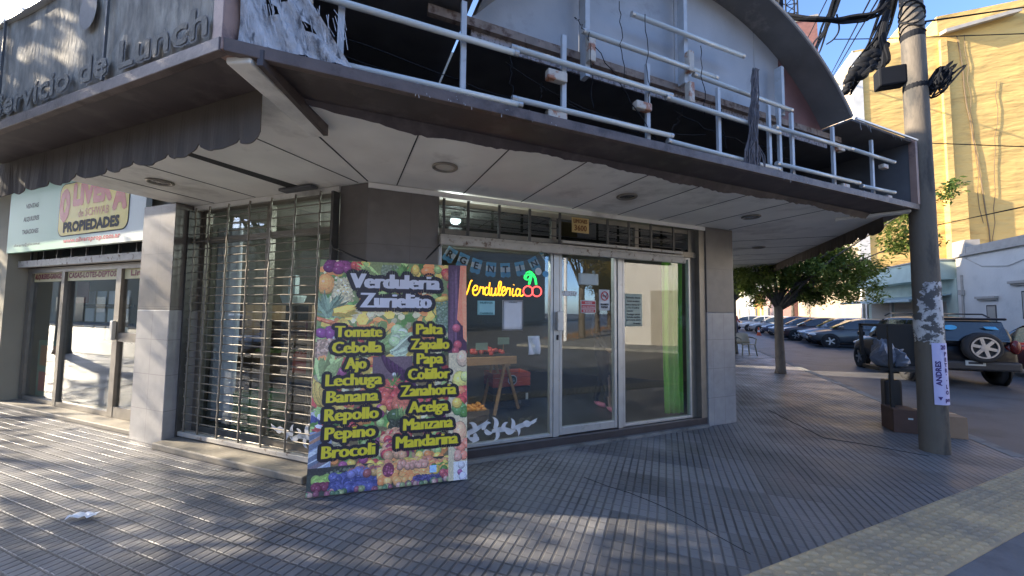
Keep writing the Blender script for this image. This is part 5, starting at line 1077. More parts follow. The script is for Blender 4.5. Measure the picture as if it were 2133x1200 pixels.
def wheel(parent, x, y, r, wd, side):
    T = Matrix.Translation((x, y, r)) @ Matrix.Rotation(-side*math.pi/2, 4, 'X')
    w_ = MB().lathe([(r*.60, -wd/2), (r*.93, -wd/2), (r, -wd*.36), (r, wd*.36), (r*.93, wd/2), (r*.66, wd/2), (r*.62, wd*.42)], 26, 0, T).build('wheel', m_tyre, parent, smooth=True)
    b = MB().lathe([(r*.64, wd*.45), (r*.60, wd*.47), (r*.58, wd*.30), (r*.56, wd*.12), (.001, wd*.1)], 26, 1, T)
    for k in range(5):
        a = k*2*math.pi/5; Tk = T @ Matrix.Rotation(a, 4, 'Z'); b.box(.02, r*.6, -r*.085, r*.085, wd*.30, wd*.44, 0, Tk)
    b.lathe([(r*.16, wd*.30), (r*.15, wd*.46), (.001, wd*.47)], 14, 0, T)
    b.build('rim', [m_rim, m_plastic], w_)
def lerp(a, b, t): return a+(b-a)*t
def interp(tab, x):
    for (x0, *a), (x1, *c) in zip(tab[:-1], tab[1:]):
        if x0 <= x <= x1: t = (x-x0)/(x1-x0); return [lerp(p, q_, t) for p, q_ in zip(a, c)]
    return list(tab[0][1:] if x < tab[0][0] else tab[-1][1:])
SHAPES = {
 # lower: x, zbot, ztop, halfwidth ; house: x, zbelt, zroof, wbelt, wroof
 'hatch': dict(low=[(-2.02, .48, .66, .62), (-1.98, .34, .92, .78), (-1.6, .24, .96, .85), (-.6, .2, .93, .87), (.5, .2, .92, .87), (1.0, .2, .91, .865), (1.6, .24, .80, .84), (1.9, .30, .68, .78), (2.03, .42, .56, .62)],
   house=[(-1.96, .92, 1.0, .74, .66), (-1.72, .95, 1.34, .78, .62), (-1.1, .94, 1.46, .80, .62), (0, .92, 1.49, .80, .62), (.42, .92, 1.42, .80, .62), (1.28, .89, .93, .78, .72)],
   wx=(-1.25, 1.28), wr=.31, glass=[(-1.45, -.72), (-.66, .02), (.08, .86)], ws=(.46, 1.22), rw=(-1.94, -1.74)),
 'sedan': dict(low=[(-2.25, .5, .72, .66), (-2.2, .36, .93, .8), (-1.7, .24, .98, .86), (-.6, .2, .94, .88), (.5, .2, .92, .88), (1.05, .2, .91, .87), (1.75, .24, .80, .85), (2.05, .30, .68, .78), (2.2, .42, .56, .62)],
   house=[(-1.75, .96, .99, .78, .7), (-1.2, .95, 1.36, .80, .61), (-.6, .94, 1.44, .80, .61), (0, .92, 1.45, .80, .61), (.42, .92, 1.38, .80, .61), (1.3, .89, .93, .78, .72)],
   wx=(-1.35, 1.38), wr=.32, glass=[(-1.2, -.72), (-.66, .02), (.08, .86)], ws=(.46, 1.24), rw=(-1.7, -1.24)),
 'suv': dict(low=[(-2.12, .52, .80, .74), (-2.08, .40, 1.05, .84), (-1.6, .32, 1.09, .89), (-.6, .28, 1.07, .90), (.5, .28, 1.06, .90), (1.0, .28, 1.05, .89), (1.6, .32, .96, .87), (1.95, .38, .84, .82), (2.1, .5, .70, .68)],
   house=[(-2.1, 1.03, 1.12, .80, .74), (-1.92, 1.06, 1.62, .83, .68), (-1.2, 1.06, 1.70, .84, .67), (0, 1.05, 1.71, .84, .67), (.4, 1.05, 1.65, .84, .67), (1.22, 1.02, 1.07, .82, .76)],
   wx=(-1.30, 1.32), wr=.355, glass=[(-1.75, -1.02), (-.94, -.12), (-.04, .82)], ws=(.45, 1.17), rw=(-2.085, -1.93)),
}
def car(name, label, kind, loc, heading, c, scale=1, group=None, extra=True, cat='car'):
    S = SHAPES[kind]; o = thing(name, label, cat, loc, heading, group); o.scale = (scale,)*3; pm = paint(c)
    b = MB(); st = []
    for x, zb, zt, hw in S['low']:
        h = zt-zb; half = [(hw*.80, zb), (hw*.97, zb+.12*h), (hw, zb+.42*h), (hw*.985, zb+.68*h), (hw*.95, zt-.05*h), (hw*.86, zt), (hw*.4, zt+.015)]
        st.append([(x, y, z) for y, z in half]+[(x, -y, z) for y, z in half[::-1]])
    ring_loft(b, st)
    st = []
    for x, zb, zr, wb, wr in S['house']:
        half = [(wb, zb-.06), (wb, zb), (lerp(wb, wr, .5)+.012, lerp(zb, zr, .5)), (lerp(wb, wr, .88)+.01, lerp(zb, zr, .90)), (wr*.88, zr), (wr*.4, zr+.012)]
        st.append([(x, y, z) for y, z in half]+[(x, -y, z) for y, z in half[::-1]])
    ring_loft(b, st)
    body = b.build('body', pm, o, smooth=True); sb = body.modifiers.new('sub', 'SUBSURF'); sb.levels = 1; sb.render_levels = 2
    def side(x, t, s, off=.012):
        zb, zr, wb, wr = interp(S['house'], x); zr = max(zr, zb+.02); y = lerp(wb, wr, t)+.012*math.sin(math.pi*t)+off; return (x, s*y, lerp(zb, zr, t))
    for s in (-1, 1):
        for x0, x1 in S['glass']:
            b = MB(); n = 6; vs = []
            for j, t in enumerate((.06, .35, .62, .86)):
                for i in range(n+1): vs.append(side(lerp(x0, x1, i/n), t, s, .004-.012*abs(t-.45)))
            b.add(vs, [(j*(n+1)+i, j*(n+1)+i+1, (j+1)*(n+1)+i+1, (j+1)*(n+1)+i) for j in range(3) for i in range(n)])
            b.build('side_window', m_carglass, o, smooth=True)
        b = MB(); b.box(.86, 1.02, s*(S['low'][4][3]+.0)-.0 if s > 0 else s*(S['low'][4][3]+.16), s*(S['low'][4][3]+.16) if s > 0 else s*S['low'][4][3], S['house'][3][1]+.02, S['house'][3][1]+.15); bev(b.build('mirror', pm, o), .03)
        b = MB(); lx = S['low'][-1][0]; lz = S['low'][-2][2]-.06; b.ell((lx-.17, s*.66, lz), (.2, .14, .075), 12, 8); b.build('headlight', m_lamp, o, smooth=True)
        b = MB(); rx = S['low'][0][0]; rz_ = S['low'][1][2]-.10
        b.ell((rx+.09, s*.68, rz_), (.08, .10, .12 if kind == 'suv' else .07), 12, 8); b.build('tail_light', m_tail, o, smooth=True)
    for (x0, x1), nm in ((S['ws'], 'windscreen'), (S['rw'], 'rear_window')):
        b = MB(); vs = []; n = 6
        for j in range(5):
            x = lerp(x0, x1, j/4); zb, zr, wb, wr = interp(S['house'], x)
            for i in range(n+1): u = -1+2*i/n; vs.append((x+(.014 if x0 > 0 else -.014), u*(wr*.9), zr+.012+.006-.012*u*u))
        b.add(vs, [(j*(n+1)+i, j*(n+1)+i+1, (j+1)*(n+1)+i+1, (j+1)*(n+1)+i) for j in range(4) for i in range(n)]); b.build(nm, m_carglass, o, smooth=True)
    for x in S['wx']:
        for s in (-1, 1):
            hw = interp(S['low'], x)[2]
            b = MB(); b.prism([(x+S['wr']*1.2*math.cos(t*math.pi/12), s*(hw-.02), S['wr']+S['wr']*1.2*math.sin(t*math.pi/12)) for t in range(24)], (0, s*.026, 0)); b.build('wheel_arch', m_black, o)
            wheel(o, x, s*(hw-.05), S['wr'], .2, s)
    b = MB(); lx = S['low'][-1][0]; b.box(lx-.12, lx+.005, -.5, .5, .34, .46); b.box(lx-.1, lx+.01, -.42, .42, .52, .6); bev(b.build('grille', m_plastic, o), .01)
    b = MB(); b.box(lx, lx+.018, -.2, .2, .40, .50); b.build('number_plate', m_white, o)
    return o
SUV = car('suv', 'black off road car with a spare wheel on its back door parked beyond the pole', 'suv', (6.62, 14.3, -.1), math.radians(91), (.006, .007, .010), .95)
b = MB().lathe([(.001, .20), (.10, .20), (.11, .17)], 20, 1, Matrix.Translation((-2.12, -.08, .98)) @ Matrix.Rotation(-math.pi/2, 4, 'Y')); T = Matrix.Translation((-2.12, -.08, .98)) @ Matrix.Rotation(-math.pi/2, 4, 'Y')
sp = MB().lathe([(.001, .02), (.33, .02), (.36, .05), (.36, .16), (.33, .2), (.255, .205), (.25, .18)], 30, 0, T).build('spare_wheel', m_tyre, SUV, smooth=True)
b = MB().lathe([(.255, .19), (.25, .215), (.235, .21), (.22, .17), (.001, .15)], 30, 1, T)
for kx in range(6):
    Tk = T @ Matrix.Rotation(kx*math.pi/3+.26, 4, 'Z'); b.box(.03, .235, -.035, .035, .165, .208, 0, Tk)
b.lathe([(.255, .2), (.255, .218), (.225, .218), (.222, .19)], 30, 0, T); b.lathe([(.09, .17), (.085, .214), (.001, .216)], 20, 0, T); b.build('spare_rim', [m_rim, m_black], SUV).parent = sp
b = MB(); b.box(-2.2, -2.02, -.8, .8, .42, .64); bev(b.build('rear_bumper', m_plastic, SUV), .05)
MB().box(-2.215, -2.2, -.14, .22, .54, .66).build('rear_plate', M('plate_grey', (.45, .47, .45), .4), SUV); b = MB(); b.box(-2.2165, -2.215, -.09, .17, .575, .625); b.build('plate_letters', m_ink, SUV)
for s in (-1, 1):
    b = MB(); b.tube([(-1.6, s*.6, 1.70), (-1.4, s*.6, 1.78), (.1, s*.6, 1.79), (.35, s*.6, 1.72)], .02, 8); b.build('roof_rail', m_plastic, SUV)
    b = MB(); b.ell((-2.10, s*.74, 1.0), (.07, .1, .17), 12, 8); b.build('brake_lamp', m_tail, SUV, smooth=True)
b = MB(); b.box(-2.06, -1.84, -.66, .66, 1.63, 1.69); bev(b.build('roof_spoiler', paint((.006, .007, .010)), SUV), .03)
b = MB(); vs = []
for z, x, hw in ((1.12, -2.125, .66), (1.58, -1.985, .6)):
    for i in range(7): u = -1+i/3; vs.append((x+.03*u*u, u*hw, z))
b.add(vs, [(i, i+1, 8+i, 7+i) for i in range(6)]); b.build('back_glass', m_carglass, SUV, smooth=True)
m_stb = M('sticker_cyan', (.05, .4, .75), .4)
b = MB(); b.prism([(-2.085, .40+.13*math.cos(t*math.pi/10), 1.45+.06*math.sin(t*math.pi/10)) for t in range(20)], (.004, 0, 0)); b.prism([(-2.085, -.20, 1.48), (-2.085, -.42, 1.48), (-2.085, -.48, 1.41), (-2.085, -.26, 1.42)], (.004, 0, 0)); b.build('window_sticker', m_stb, SUV)
car('car', 'dark red car at the right edge, parked beside the black off road car', 'hatch', (9.75, 14.6, -.1), math.radians(97), (.05, .009, .012), 1)
cars = [(10.3, 21.5, (.42, .5, .58), 'hatch', 'light blue grey hatchback in front of the black off road car'), (9.2, 24.5, (.07, .075, .08), 'sedan', 'dark grey sedan with silver spoked wheels, nearest of the parked row'), (9.3, 26.9, (.36, .4, .46), 'hatch', 'pale silver hatchback second in the parked row beyond the dark grey one'), (9.1, 29.6, (.07, .035, .035), 'sedan', 'dark maroon sedan in the middle of the parked row'), (9.2, 32.6, (.18, .22, .27), 'sedan', 'blue grey sedan in the parked row behind the maroon one'), (9.2, 35.6, (.05, .07, .13), 'hatch', 'dark blue hatchback in the parked row right of the tree trunk'), (8.9, 38.8, (.4, .4, .4), 'hatch', 'silver hatchback in the parked row left of the tree trunk'), (8.7, 42.2, (.55, .55, .54), 'hatch', 'white hatchback in the parked row near the far end'), (8.2, 46.5, (.3, .31, .33), 'sedan', 'grey sedan at the far end of the parked row')]
for x, y, c, kd, lb in cars: car('car', lb, kd, (x, y, -.1), math.radians(171), c, 1.0, 'cars parked in a row across the side street')
car('car', 'white car standing far down the side street under the tree', 'sedan', (5.6, 47, -.1), math.radians(150), (.6, .6, .6))
car('car', 'pale car parked on the street in front of the estate agency, seen in its glass', 'hatch', (-13.5, -2.4, -.1), 0, (.5, .55, .6))
# far passer by and cone
def pick_far(c): return 0 if c.z > 1.47 else (1 if c.z < .9 else 2)
person('person', 'distant person in red clothes by the parked cars', (5.6, 37.5, -.1), 2.4, {'mats': [skin, M('trousers_blue', (.05, .06, .1), .8), M('red_top', (.5, .05, .05), .7)], 'pick': pick_far}, stand_pose(.12, .03), hair=(0, -.02, 1.69))
o = thing('traffic_cone', 'orange traffic cone on the road left of the tree trunk', 'cone', (6.7, 34.5, -.1)); b = MB(); b.box(-.17, .17, -.17, .17, 0, .03); b.lathe([(.13, .03), (.03, .62), (.001, .63)], 16); b.build('cone', M('cone_orange', (.75, .12, .03), .5), o); MB().lathe([(.094, .25), (.068, .4)], 16).build('band', m_white, o)

# plastic chair by the second tree
CH = thing('plastic_chair', 'beige plastic armchair on the pavement beside the second tree', 'chair', (2.82, 16.75, 0), math.radians(20)); m_ch = M('chair_plastic', (.36, .31, .22), .45)
b = MB(); b.box(-.23, .23, -.22, .22, .40, .43); bev(b.build('seat', m_ch, CH), .02)
b = MB(); n = 8; vs = []
for j in range(5):
    for i in range(n+1): u = -1+2*i/n; t = j/4; vs.append((u*.25*(1-.12*t*t), .21+.08*t-.05*u*u, .43+.40*t*(1-.12*u*u)))
b.add(vs, [(j*(n+1)+i, j*(n+1)+i+1, (j+1)*(n+1)+i+1, (j+1)*(n+1)+i) for j in range(4) for i in range(n)]); bk = b.build('backrest', m_ch, CH, smooth=True); sd = bk.modifiers.new('t', 'SOLIDIFY'); sd.thickness = .02
for x in (-1, 1):
    for y in (-1, 1): b = MB(); b.tube([(x*.27, y*.25, 0), (x*.22, y*.2, .41)], [.022, .028], 8); b.build('leg', m_ch, CH)
    b = MB(); b.tube([(x*.24, -.2, .42), (x*.28, -.2, .62), (x*.28, .0, .65), (x*.25, .24, .66)], .022, 8); b.build('armrest', m_ch, CH)

# ================================================================ trees
def tree(name, label, loc, fork, trunk_r, clumps, n, leaf, lm, seed, group=None, lean=(0, 0)):
    o = thing(name, label, 'tree', loc, 0, group); rng = random.Random(seed); b = MB()
    top = Vector((lean[0], lean[1], fork)); b.tube([(0, 0, -.05), (.01, 0, .12), (lean[0]*.3, lean[1]*.3, fork*.4), (lean[0]*.7, lean[1]*.7, fork*.8), top], [trunk_r*1.35, trunk_r*1.08, trunk_r, trunk_r*.95, trunk_r*.95], 12)
    for c, r in clumps:
        c = Vector(c); mid = top.lerp(c, .5)+Vector((rng.uniform(-.15, .15), rng.uniform(-.15, .15), .1)); b.tube([top-Vector((0, 0, .1)), top.lerp(mid, .5)+Vector((rng.uniform(-.05, .05), 0, 0)), mid, c], [trunk_r*.5, trunk_r*.34, trunk_r*.22, trunk_r*.07], 7)
        for _ in range(4):
            e = c+Vector((rng.gauss(0, 1), rng.gauss(0, 1), rng.gauss(0, .8))).normalized()*r*.8; b.tube([c.lerp(mid, .3), c.lerp(e, .5), e], [trunk_r*.16, trunk_r*.1, trunk_r*.04], 5)
    b.build('trunk', m_bark, o, smooth=True)
    b = MB(); tot = sum(r**2.2 for _, r in clumps)
    for c, r in clumps:
        c = Vector(c); k_ = int(n*r**2.2/tot); subs = [c+Vector((rng.gauss(0, 1), rng.gauss(0, 1), rng.gauss(0, .75))).normalized()*r*rng.uniform(.35, 1.0) for _ in range(max(6, int(r*16)))]
        for _ in range(k_):
            s_ = rng.choice(subs); p = s_+Vector((rng.gauss(0, 1), rng.gauss(0, 1), rng.gauss(0, .8)))*r*.19
            L_ = leaf*rng.uniform(.7, 1.35); d = Vector((rng.gauss(0, 1), rng.gauss(0, 1), rng.gauss(-.35, .6))).normalized(); s = d.cross(Vector((rng.gauss(0, .4), rng.gauss(0, .4), 1))).normalized()*L_*.22; u = d.cross(s).normalized()*L_*.05
            b.add([p, p+d*L_*.45+s+u, p+d*L_, p+d*L_*.45-s+u], [(0, 1, 2), (0, 2, 3)])
    b.build('crown', lm, o)
    return o
tree('street_tree', 'dark green street tree with a straight trunk on the pavement edge, nearest of the row', (2.80, 12.05, 0), 1.75, .105, [((-.55, -.1, 2.75), .75), ((.3, .2, 2.7), .7), ((1.05, 0, 2.45), .75), ((1.45, .1, 3.15), .8), ((.5, .1, 3.5), .95), ((-.6, .3, 3.5), .85), ((1.9, -.5, 3.9), .75), ((2.3, -.6, 3.2), .5), ((.8, 0, 4.3), .9), ((-.2, 0, 4.4), .8), ((2.25, -1.6, 3.95), .45), ((1.75, .2, 2.3), .5), ((.9, -.2, 2.1), .5), ((-.5, .1, 2.2), .5), ((.1, -.4, 3.0), .7), ((1.3, -.4, 2.75), .7), ((.7, -.5, 2.55), .6)], 34000, .098, m_leaf, 31)
tree('street_tree', 'second street tree farther along, beside the plastic chair', (2.50, 17.3, 0), 2.1, .13, [((-.3, 0, 3.0), .9), ((.6, .3, 2.9), .85), ((1.3, 0, 3.4), .9), ((0, .2, 4.1), 1.1), ((1.0, 0, 4.4), 1.0), ((-1.0, 0, 3.7), .9), ((1.1, .2, 2.4), .6), ((-.6, .2, 2.4), .6)], 24000, .11, m_leaf, 32)
tree('street_tree', 'third street tree in the distance along the side pavement', (2.5, 24.5, 0), 2.2, .13, [((-.4, 0, 3.1), 1.0), ((.7, .3, 3.0), .9), ((1.6, 0, 3.5), 1.0), ((.2, .2, 4.3), 1.2), ((-1.2, 0, 3.8), 1.0)], 7000, .14, m_leaf, 33)
tree('street_tree', 'leafy tree on the far pavement of the side street beyond the mint shop', (12.4, 48, 0), 2.4, .16, [((0, 0, 4.0), 1.5), ((1.0, .3, 5.0), 1.5), ((-1.0, 0, 5.0), 1.4), ((0, -1, 5.8), 1.5)], 6000, .18, m_leaf, 34)
tree('street_tree', 'large tree closing the view at the far end of the side street', (3.2, 62, 0), 2.6, .2, [((0, 0, 5.0), 2.0), ((1.8, .3, 4.4), 1.6), ((-1.6, 0, 5.4), 1.8), ((.4, -1, 7), 2.0)], 7000, .22, m_leaf, 35)
# trees along the front street (they throw the broken light on the left and show in the glass)
def plane_tree(lb, x, y, seed, h=1.0, lm=m_leaf_y, n=6500, nc=13):
    rng = random.Random(seed); cl = [((rng.uniform(-1.9, 1.9), rng.uniform(-1.8, 1.8), h*rng.uniform(3.6, 7.6)), rng.uniform(.8, 1.35)) for _ in range(nc)]
    return tree('plane_tree', lb, (x, y, 0), 3.0*h, .19, cl, n, .2, lm, seed)
plane_tree('tall kerbside tree west of the camera beside the estate agency', -11.5, -.9, 51, n=1700, nc=9)
plane_tree('kerbside tree farther west along the front street', -18.5, -.5, 52, n=1500, nc=8)
tree('street_tree', 'unseen low dense tree added just left of the camera to shade the pavement and sign', (-8.4, -.35, 0), 2.3, .14, [((0, -.2, 4.2), .95), ((0, -.2, 5.0), 1.0), ((.9, -.3, 4.6), .9), ((-.9, -.3, 4.5), .9), ((0, -1.1, 4.0), .9), ((0, -.6, 3.4), .75), ((.1, .35, 6.1), .6), ((.9, .2, 5.7), .65), ((-.8, .4, 5.6), .6), ((0, 1.35, 4.95), .85), ((-.9, 1.2, 4.9), .7)], 9500, .15, m_leaf, 61)  # added out of view; crown clumps placed to shade foreground pavement and sign film
plane_tree('kerbside tree third to the west along the front street', -26, -.6, 53, 1.1, n=1200, nc=7)
plane_tree('yellowing tree on the front street pavement beyond the side street, seen in the door glass', 17.5, 1.0, 55)
plane_tree('second yellowing tree beyond the side street, seen in the door glass', 24.5, .8, 56)
plane_tree('third yellowing tree beyond the side street, seen in the door glass', 33, .6, 57)
plane_tree('tree across the front street, seen in the shop window glass', 15, -12, 58, n=5000)
plane_tree('second tree across the front street, seen in the shop window glass', 24, -12.4, 59, n=5000)
o = thing('lamp_post', 'pale round post beyond the side street, seen in the door glass', 'post', (14.6, .7, 0)); b = MB(); b.tube([(0, 0, 0), (0, 0, 7)], .09, 10); b.build('shaft', m_white, o)
o = thing('leaf_litter', 'orange fallen leaves along the kerb of the front street', 'leaves', (20, .2, 0)); o['kind'] = 'stuff'; b = MB(); rng = random.Random(3)
for i in range(1500):
    p = Vector((rng.uniform(-5, 16), rng.gauss(.0, .5), .012+rng.uniform(0, .03))); a = rng.uniform(0, 6.28); d = Vector((math.cos(a), math.sin(a), rng.uniform(-.2, .3)))*.08; s = Vector((-math.sin(a), math.cos(a), 0))*.045; b.add([p-d, p+s, p+d, p-s], [(0, 1, 2, 3)])
lo_ = b.build('leaves', M('fallen_leaves', (.45, .2, .04), .8, var=.3, scale=9), o); lo_['kind'] = 'stuff'

# ================================================================ buildings across the side street
XF = 14.0
WBd = thing('white_building', 'low white rendered building with a grey cornice across the side street', 'building', (XF, 15, 0)); WO = (XF, 15, 0)
b = PB(WO); b.box(XF, 26, 3.2, 26.75, 0, 4.52); b.build('wall', m_wwall, WBd)
b = PB(WO); b.box(XF-.12, 26, 3.1, 26.75, 4.522, 4.66); b.box(XF-.04, 26, 3.15, 26.75, 4.662, 4.95); b.build('cornice', m_cornice, WBd)
b = PB(WO); b.box(XF-.06, XF+.5, 25.95, 26.85, 4.6, 5.33); b.build('parapet_pier', m_cornice, WBd)
def opening(y0, y1, z0, z1, lz, l0, l1, mt, nm='window'):
    b = PB(WO); b.box(XF-.012, XF+.05, y0, y1, z0, z1); f = b.build(nm, m_winD, WBd); b = PB(WO); b.box(XF-.02, XF-.0125, y0+.06, y1-.06, z0+.06, z1-.06); g = b.build('shutter', mt, f)
    b = PB(WO); b.box(XF-.16, XF-.001, l0, l1, lz, lz+.11); b.box(XF-.10, XF-.001, l0+.06, l1-.06, lz-.08, lz-.002); b.build('drip_mould', m_cornice, f)
opening(24.32, 24.90, .95, 2.06, 2.36, 24.15, 25.35, m_shut); opening(21.8, 22.95, 1.45, 2.62, 2.95, 21.5, 23.4, m_shut); opening(17.5, 19, 1.45, 2.62, 2.95, 17.2, 19.3, m_shut)
b = PB(WO); b.box(XF-.03, XF+.02, 5.0, 9.2, 0.02, 2.6); b.build('roller_door', m_shut, WBd)
b = PB(WO); b.box(XF-.05, XF-.002, 26.3, 26.42, .0, 3.6); b.box(XF-.12, XF-.002, 26.22, 26.5, 2.6, 2.85); b.build('drain_pipe', m_cornice, WBd)
b = PB(WO); b.tube([(XF-.03, 26.2, 4.5), (XF-.03, 25, 3.9), (XF-.03, 23.5, 3.75), (XF-.03, 21.5, 4.2), (XF-.03, 20, 4.5)], .012, 5); b.build('slack_wire', m_cornice, WBd)
MS = thing('mint_shop', 'low mint green shop with a projecting slab and metal awning beside the white building', 'building', (XF, 31, 0)); MO = (XF, 31, 0)
b = PB(MO); b.box(XF, 24, 26.8, 36.5, 0, 3.5); b.build('wall', m_mint, MS)
b = PB(MO); b.box(XF-1.0, XF+.3, 26.95, 36.4, 3.45, 4.45); b.build('parapet', m_mint, MS)
b = PB(MO); b.box(XF+.3, 24, 26.8, 36.5, 3.5, 4.6); b.build('roof_wall', m_wwall, MS)
b = PB(MO); b.box(XF-1.05, XF+.32, 26.9, 36.45, 4.452, 4.53); b.build('coping', m_cornice, MS)
b = PB(MO); b.prism([(XF-1.7, 27.2, 2.35), (XF, 27.2, 2.65), (XF, 36, 2.65), (XF-1.7, 36, 2.35)], (0, 0, .06)); b.box(XF-1.72, XF-1.66, 27.2, 36, 2.28, 2.42); b.build('metal_awning', m_metal_awn, MS)
for y0, y1 in ((27.6, 29.6), (30.2, 32.6), (33.2, 35.6)):
    b = PB(MO); b.box(XF-.03, XF+.04, y0, y1, .05, 2.3); b.build('roller_shutter', m_shut, MS)
for y in (29.9, 32.9, 36.2):
    b = PB(MO); b.box(XF-.1, XF-.001, y-.12, y+.12, 0, 2.6); b.build('pilaster', m_wwall, MS)
YB = thing('yellow_building', 'tall yellow rendered apartment building with a bare side wall', 'building', (XF, 40, 0)); YO = (XF, 40, 0)
b = PB(YO); b.box(XF, 19.0, 36.8, 52, 0, 22.2); b.box(19.0, 40, 36.8, 52, 0, 23.6); b.box(17.6, 18.7, 38, 46, 22.2, 24.4); b.build('side_wall', m_ywall, YB)
b = PB(YO); b.box(19.0, 19.35, 36.55, 36.81, 0, 21.7); b.box(18.8, 19.75, 36.2, 36.81, 0, 10.6); b.build('flue_pilaster', m_ywall, YB)
b = PB(YO); b.box(XF-.03, XF, 36.75, 52, 0, 22.2); b.build('street_front', m_ypale, YB)
b = PB(YO); b.box(XF-.12, XF+.5, 36.7, 36.95, .0, 22.0); b.build('corner_strip', m_wwall, YB)
for fl in range(6):
    for y in (39.3, 42.6, 46, 49.4):
        b = PB(YO); z = 4.6+fl*2.9; b.box(XF-.06, XF-.031, y-.75, y+.75, z, z+1.6); w_ = b.build('window', m_winD, YB)
        PB(YO).box(XF-.075, XF-.061, y-.7, y+.7, z+.8, z+1.55).build('blind', m_white_metal, w_)
    b = PB(YO); z = 4.2+fl*2.9; b.box(XF-.9, XF-.031, 41.5, 48, z, z+.14); b.box(XF-.9, XF-.85, 41.5, 48, z+.14, z+1.0); b.build('balcony', m_ypale, YB)
b = PB(YO); rng = random.Random(12)
for (x0, z0, x1, z1) in ((20.0, 21.8, 21.1, 6.2), (20.4, 21.8, 20.7, 8.0), (21.9, 18, 21.2, 6)):
    pts = [(lerp(x0, x1, i/12)+rng.uniform(-.08, .08), 36.74, lerp(z0, z1, i/12)) for i in range(13)]; b.tube(pts, .035 if x0 < 20.1 else .018, 5)
b.build('hanging_cable', M('cable_brown', (.16, .11, .06), .7), YB)
b = PB(YO); b.prism([(19.1, 36.1, 21.9), (23.0, 36.1, 22.4), (23.0, 36.8, 22.6), (19.1, 36.8, 22.1)], (0, 0, .25)); b.build('roof_gutter', m_cornice, YB)
TW = thing('brick_tower', 'dark red brick tower with a lattice mast on top, behind the arch', 'building', (16.5, 57, 0)); TO = (16.5, 57, 0)
b = PB(TO); b.box(XF, 17.2, 53.6, 60, 0, 36.5); b.build('wall', m_brick, TW)
b = PB(TO); b.box(XF-.1, 17.3, 53.5, 60, 36.5, 36.9); b.build('roof_edge', m_cornice, TW)
b = PB(TO)
for x, y in ((14.3, 54.2), (15.5, 54.2), (14.3, 55.4), (15.5, 55.4)): b.tube([(x, y, 36.9), (x, y, 50)], .09, 5)
for i in range(11):
    z = 36.9+i*1.2; b.tube([(14.3, 54.2, z), (15.5, 54.2, z+1.2)], .05, 4); b.tube([(15.5, 55.4, z), (14.3, 55.4, z+1.2)], .05, 4); b.tube([(14.3, 54.2, z), (15.5, 54.2, z)], .05, 4)
b.build('lattice_mast', m_cable, TW)
# farther fronts along the side street
m_far = {c: M('far_render_'+c, v, .85, var=.08, scale=.7) for c, v in dict(cream=(.36, .31, .22), pink=(.34, .22, .18), white=(.38, .37, .34), ochre=(.36, .17, .05), grey=(.24, .24, .23)).items()}
y = 60.5
for i, (cn, dy, h, lb) in enumerate((('pink', 8, 5.2, 'low pink house on the far side of the side street'), ('ochre', 6, 4.6, 'low ochre house next to the pink one far down the side street'), ('white', 9, 6.2, 'white two storey house far down the side street'), ('cream', 10, 8.5, 'tall cream house far down the side street'), ('grey', 9, 5.5, 'grey house near the end of the side street'), ('white', 12, 7, 'last pale house of the far side of the side street'))):
    o = thing('far_house', lb, 'building', (XF, y+dy/2, 0)); fo = (XF, y+dy/2, 0); b = PB(fo); b.box(XF, XF+12, y+.03, y+dy-.03, 0, h); b.build('wall', m_far[cn], o); b = PB(fo); b.box(XF-.12, XF+12, y+.03, y+dy-.03, h, h+.2); b.build('cornice', m_cornice, o)
    for kk in range(max(1, int(dy//3))):
        b = PB(fo); yy = y+1.2+kk*3; b.box(XF-.03, XF-.001, yy, yy+1.1, .05 if kk % 2 else 1.0, 2.4); b.build('door' if kk % 2 else 'window', m_winD if kk % 2 else m_shut, o)
    y += dy
o = thing('end_block', 'bright white apartment block closing the side street', 'building', (6, 125, 0)); b = PB((6, 125, 0)); b.box(-18, 30, 122, 134, 0, 9); b.build('wall', m_far['white'], o)
b = PB((6, 125, 0)); [b.box(-16+i*3.2, -14.6+i*3.2, 121.94, 121.99, 1.2+j*2.9, 2.8+j*2.9) for i in range(14) for j in range(3)]; w_ = b.build('window', m_winD, o)
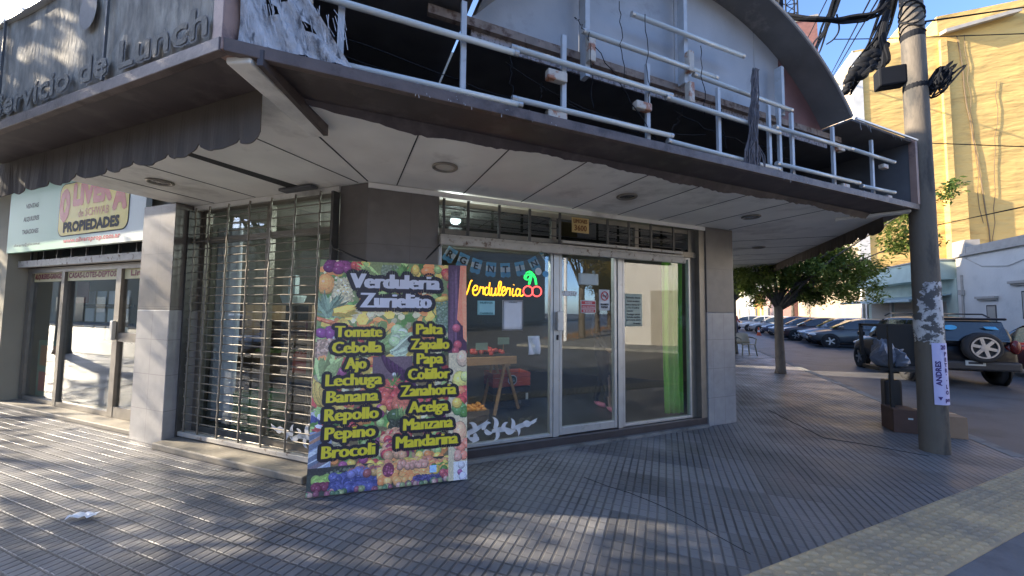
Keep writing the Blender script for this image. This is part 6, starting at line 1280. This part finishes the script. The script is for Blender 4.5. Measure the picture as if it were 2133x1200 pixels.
# our side of the side street, mostly hidden behind the corner pillar; its height keeps the far fronts in shade
o = thing('side_street_building', 'three storey grey building behind the corner shop on the side street', 'building', (-4, 18, 0)); b = PB((-4, 18, 0)); b.box(-9, .8, 13.1, 23, 0, 11.4); b.build('wall', m_far['grey'], o); b = PB((-4, 18, 0)); b.box(-9, .9, 13.05, 23, 11.4, 11.6); b.build('cornice', m_cornice, o)
o = thing('side_street_building', 'cream building beyond the grey one on our side of the side street', 'building', (-4, 28, 0)); b = PB((-4, 28, 0)); b.box(-9, .8, 23.05, 33, 0, 10.3); b.build('wall', m_far['cream'], o); b = PB((-4, 28, 0)); b.box(-9, .9, 23.05, 33, 10.3, 10.5); b.build('cornice', m_cornice, o)
o = thing('side_street_building', 'low white building far along our side of the side street', 'building', (-4, 50, 0)); b = PB((-4, 50, 0)); b.box(-9, .8, 33.05, 70, 0, 4.2); b.build('wall', m_far['white'], o); b = PB((-4, 50, 0)); b.box(-9, .9, 33.05, 70, 4.2, 4.4); b.build('cornice', m_cornice, o)
# across the front street: what the glass reflects
o = thing('house_across', 'long cream row of houses farther west across the front street, seen in the glass', 'building', (-60, -18, 0)); b = PB((-60, -18, 0)); b.box(-120, -24.2, -26, -14.5, 0, 8); b.build('wall', m_far['cream'], o); b = PB((-60, -18, 0)); [b.box(-100+i*4, -98.4+i*4, -14.49, -14.4, .1 if i % 2 else 1.0, 2.5) for i in range(18)]; b.build('window', m_winD, o)
o = thing('house_across', 'cream two storey house across the front street, seen in the glass', 'building', (-10, -16, 0)); b = PB((-10, -16, 0)); b.box(-24, -6, -24, -14.2, 0, 6.5); b.build('wall', m_far['cream'], o); b = PB((-10, -16, 0)); [b.box(-22+i*4, -20.4+i*4, -14.19, -14.1, .1 if i % 2 else 1.0, 2.5) for i in range(4)]; b.build('window', m_winD, o)
o = thing('house_across', 'white corner house across the front street, seen in the glass', 'building', (2, -18, 0)); b = PB((2, -18, 0)); b.box(-5.9, 3.5, -26, -14.2, 0, 7.5); b.build('wall', m_far['white'], o); b = PB((2, -18, 0)); [b.box(-5+i*3, -3.5+i*3, -14.19, -14.1, .9, 2.5) for i in range(3)]; b.build('window', m_winD, o)
o = thing('house_across', 'long grey block on the opposite corner across both streets, seen in the glass', 'building', (20, -18, 0)); b = PB((20, -18, 0)); b.box(12.5, 60, -26, -14, 0, 12); b.build('wall', m_far['grey'], o); b = PB((20, -18, 0)); [b.box(14+i*4, 16+i*4, -13.99, -13.9, .1, 2.5) for i in range(4)]; b.build('window', m_winD, o)
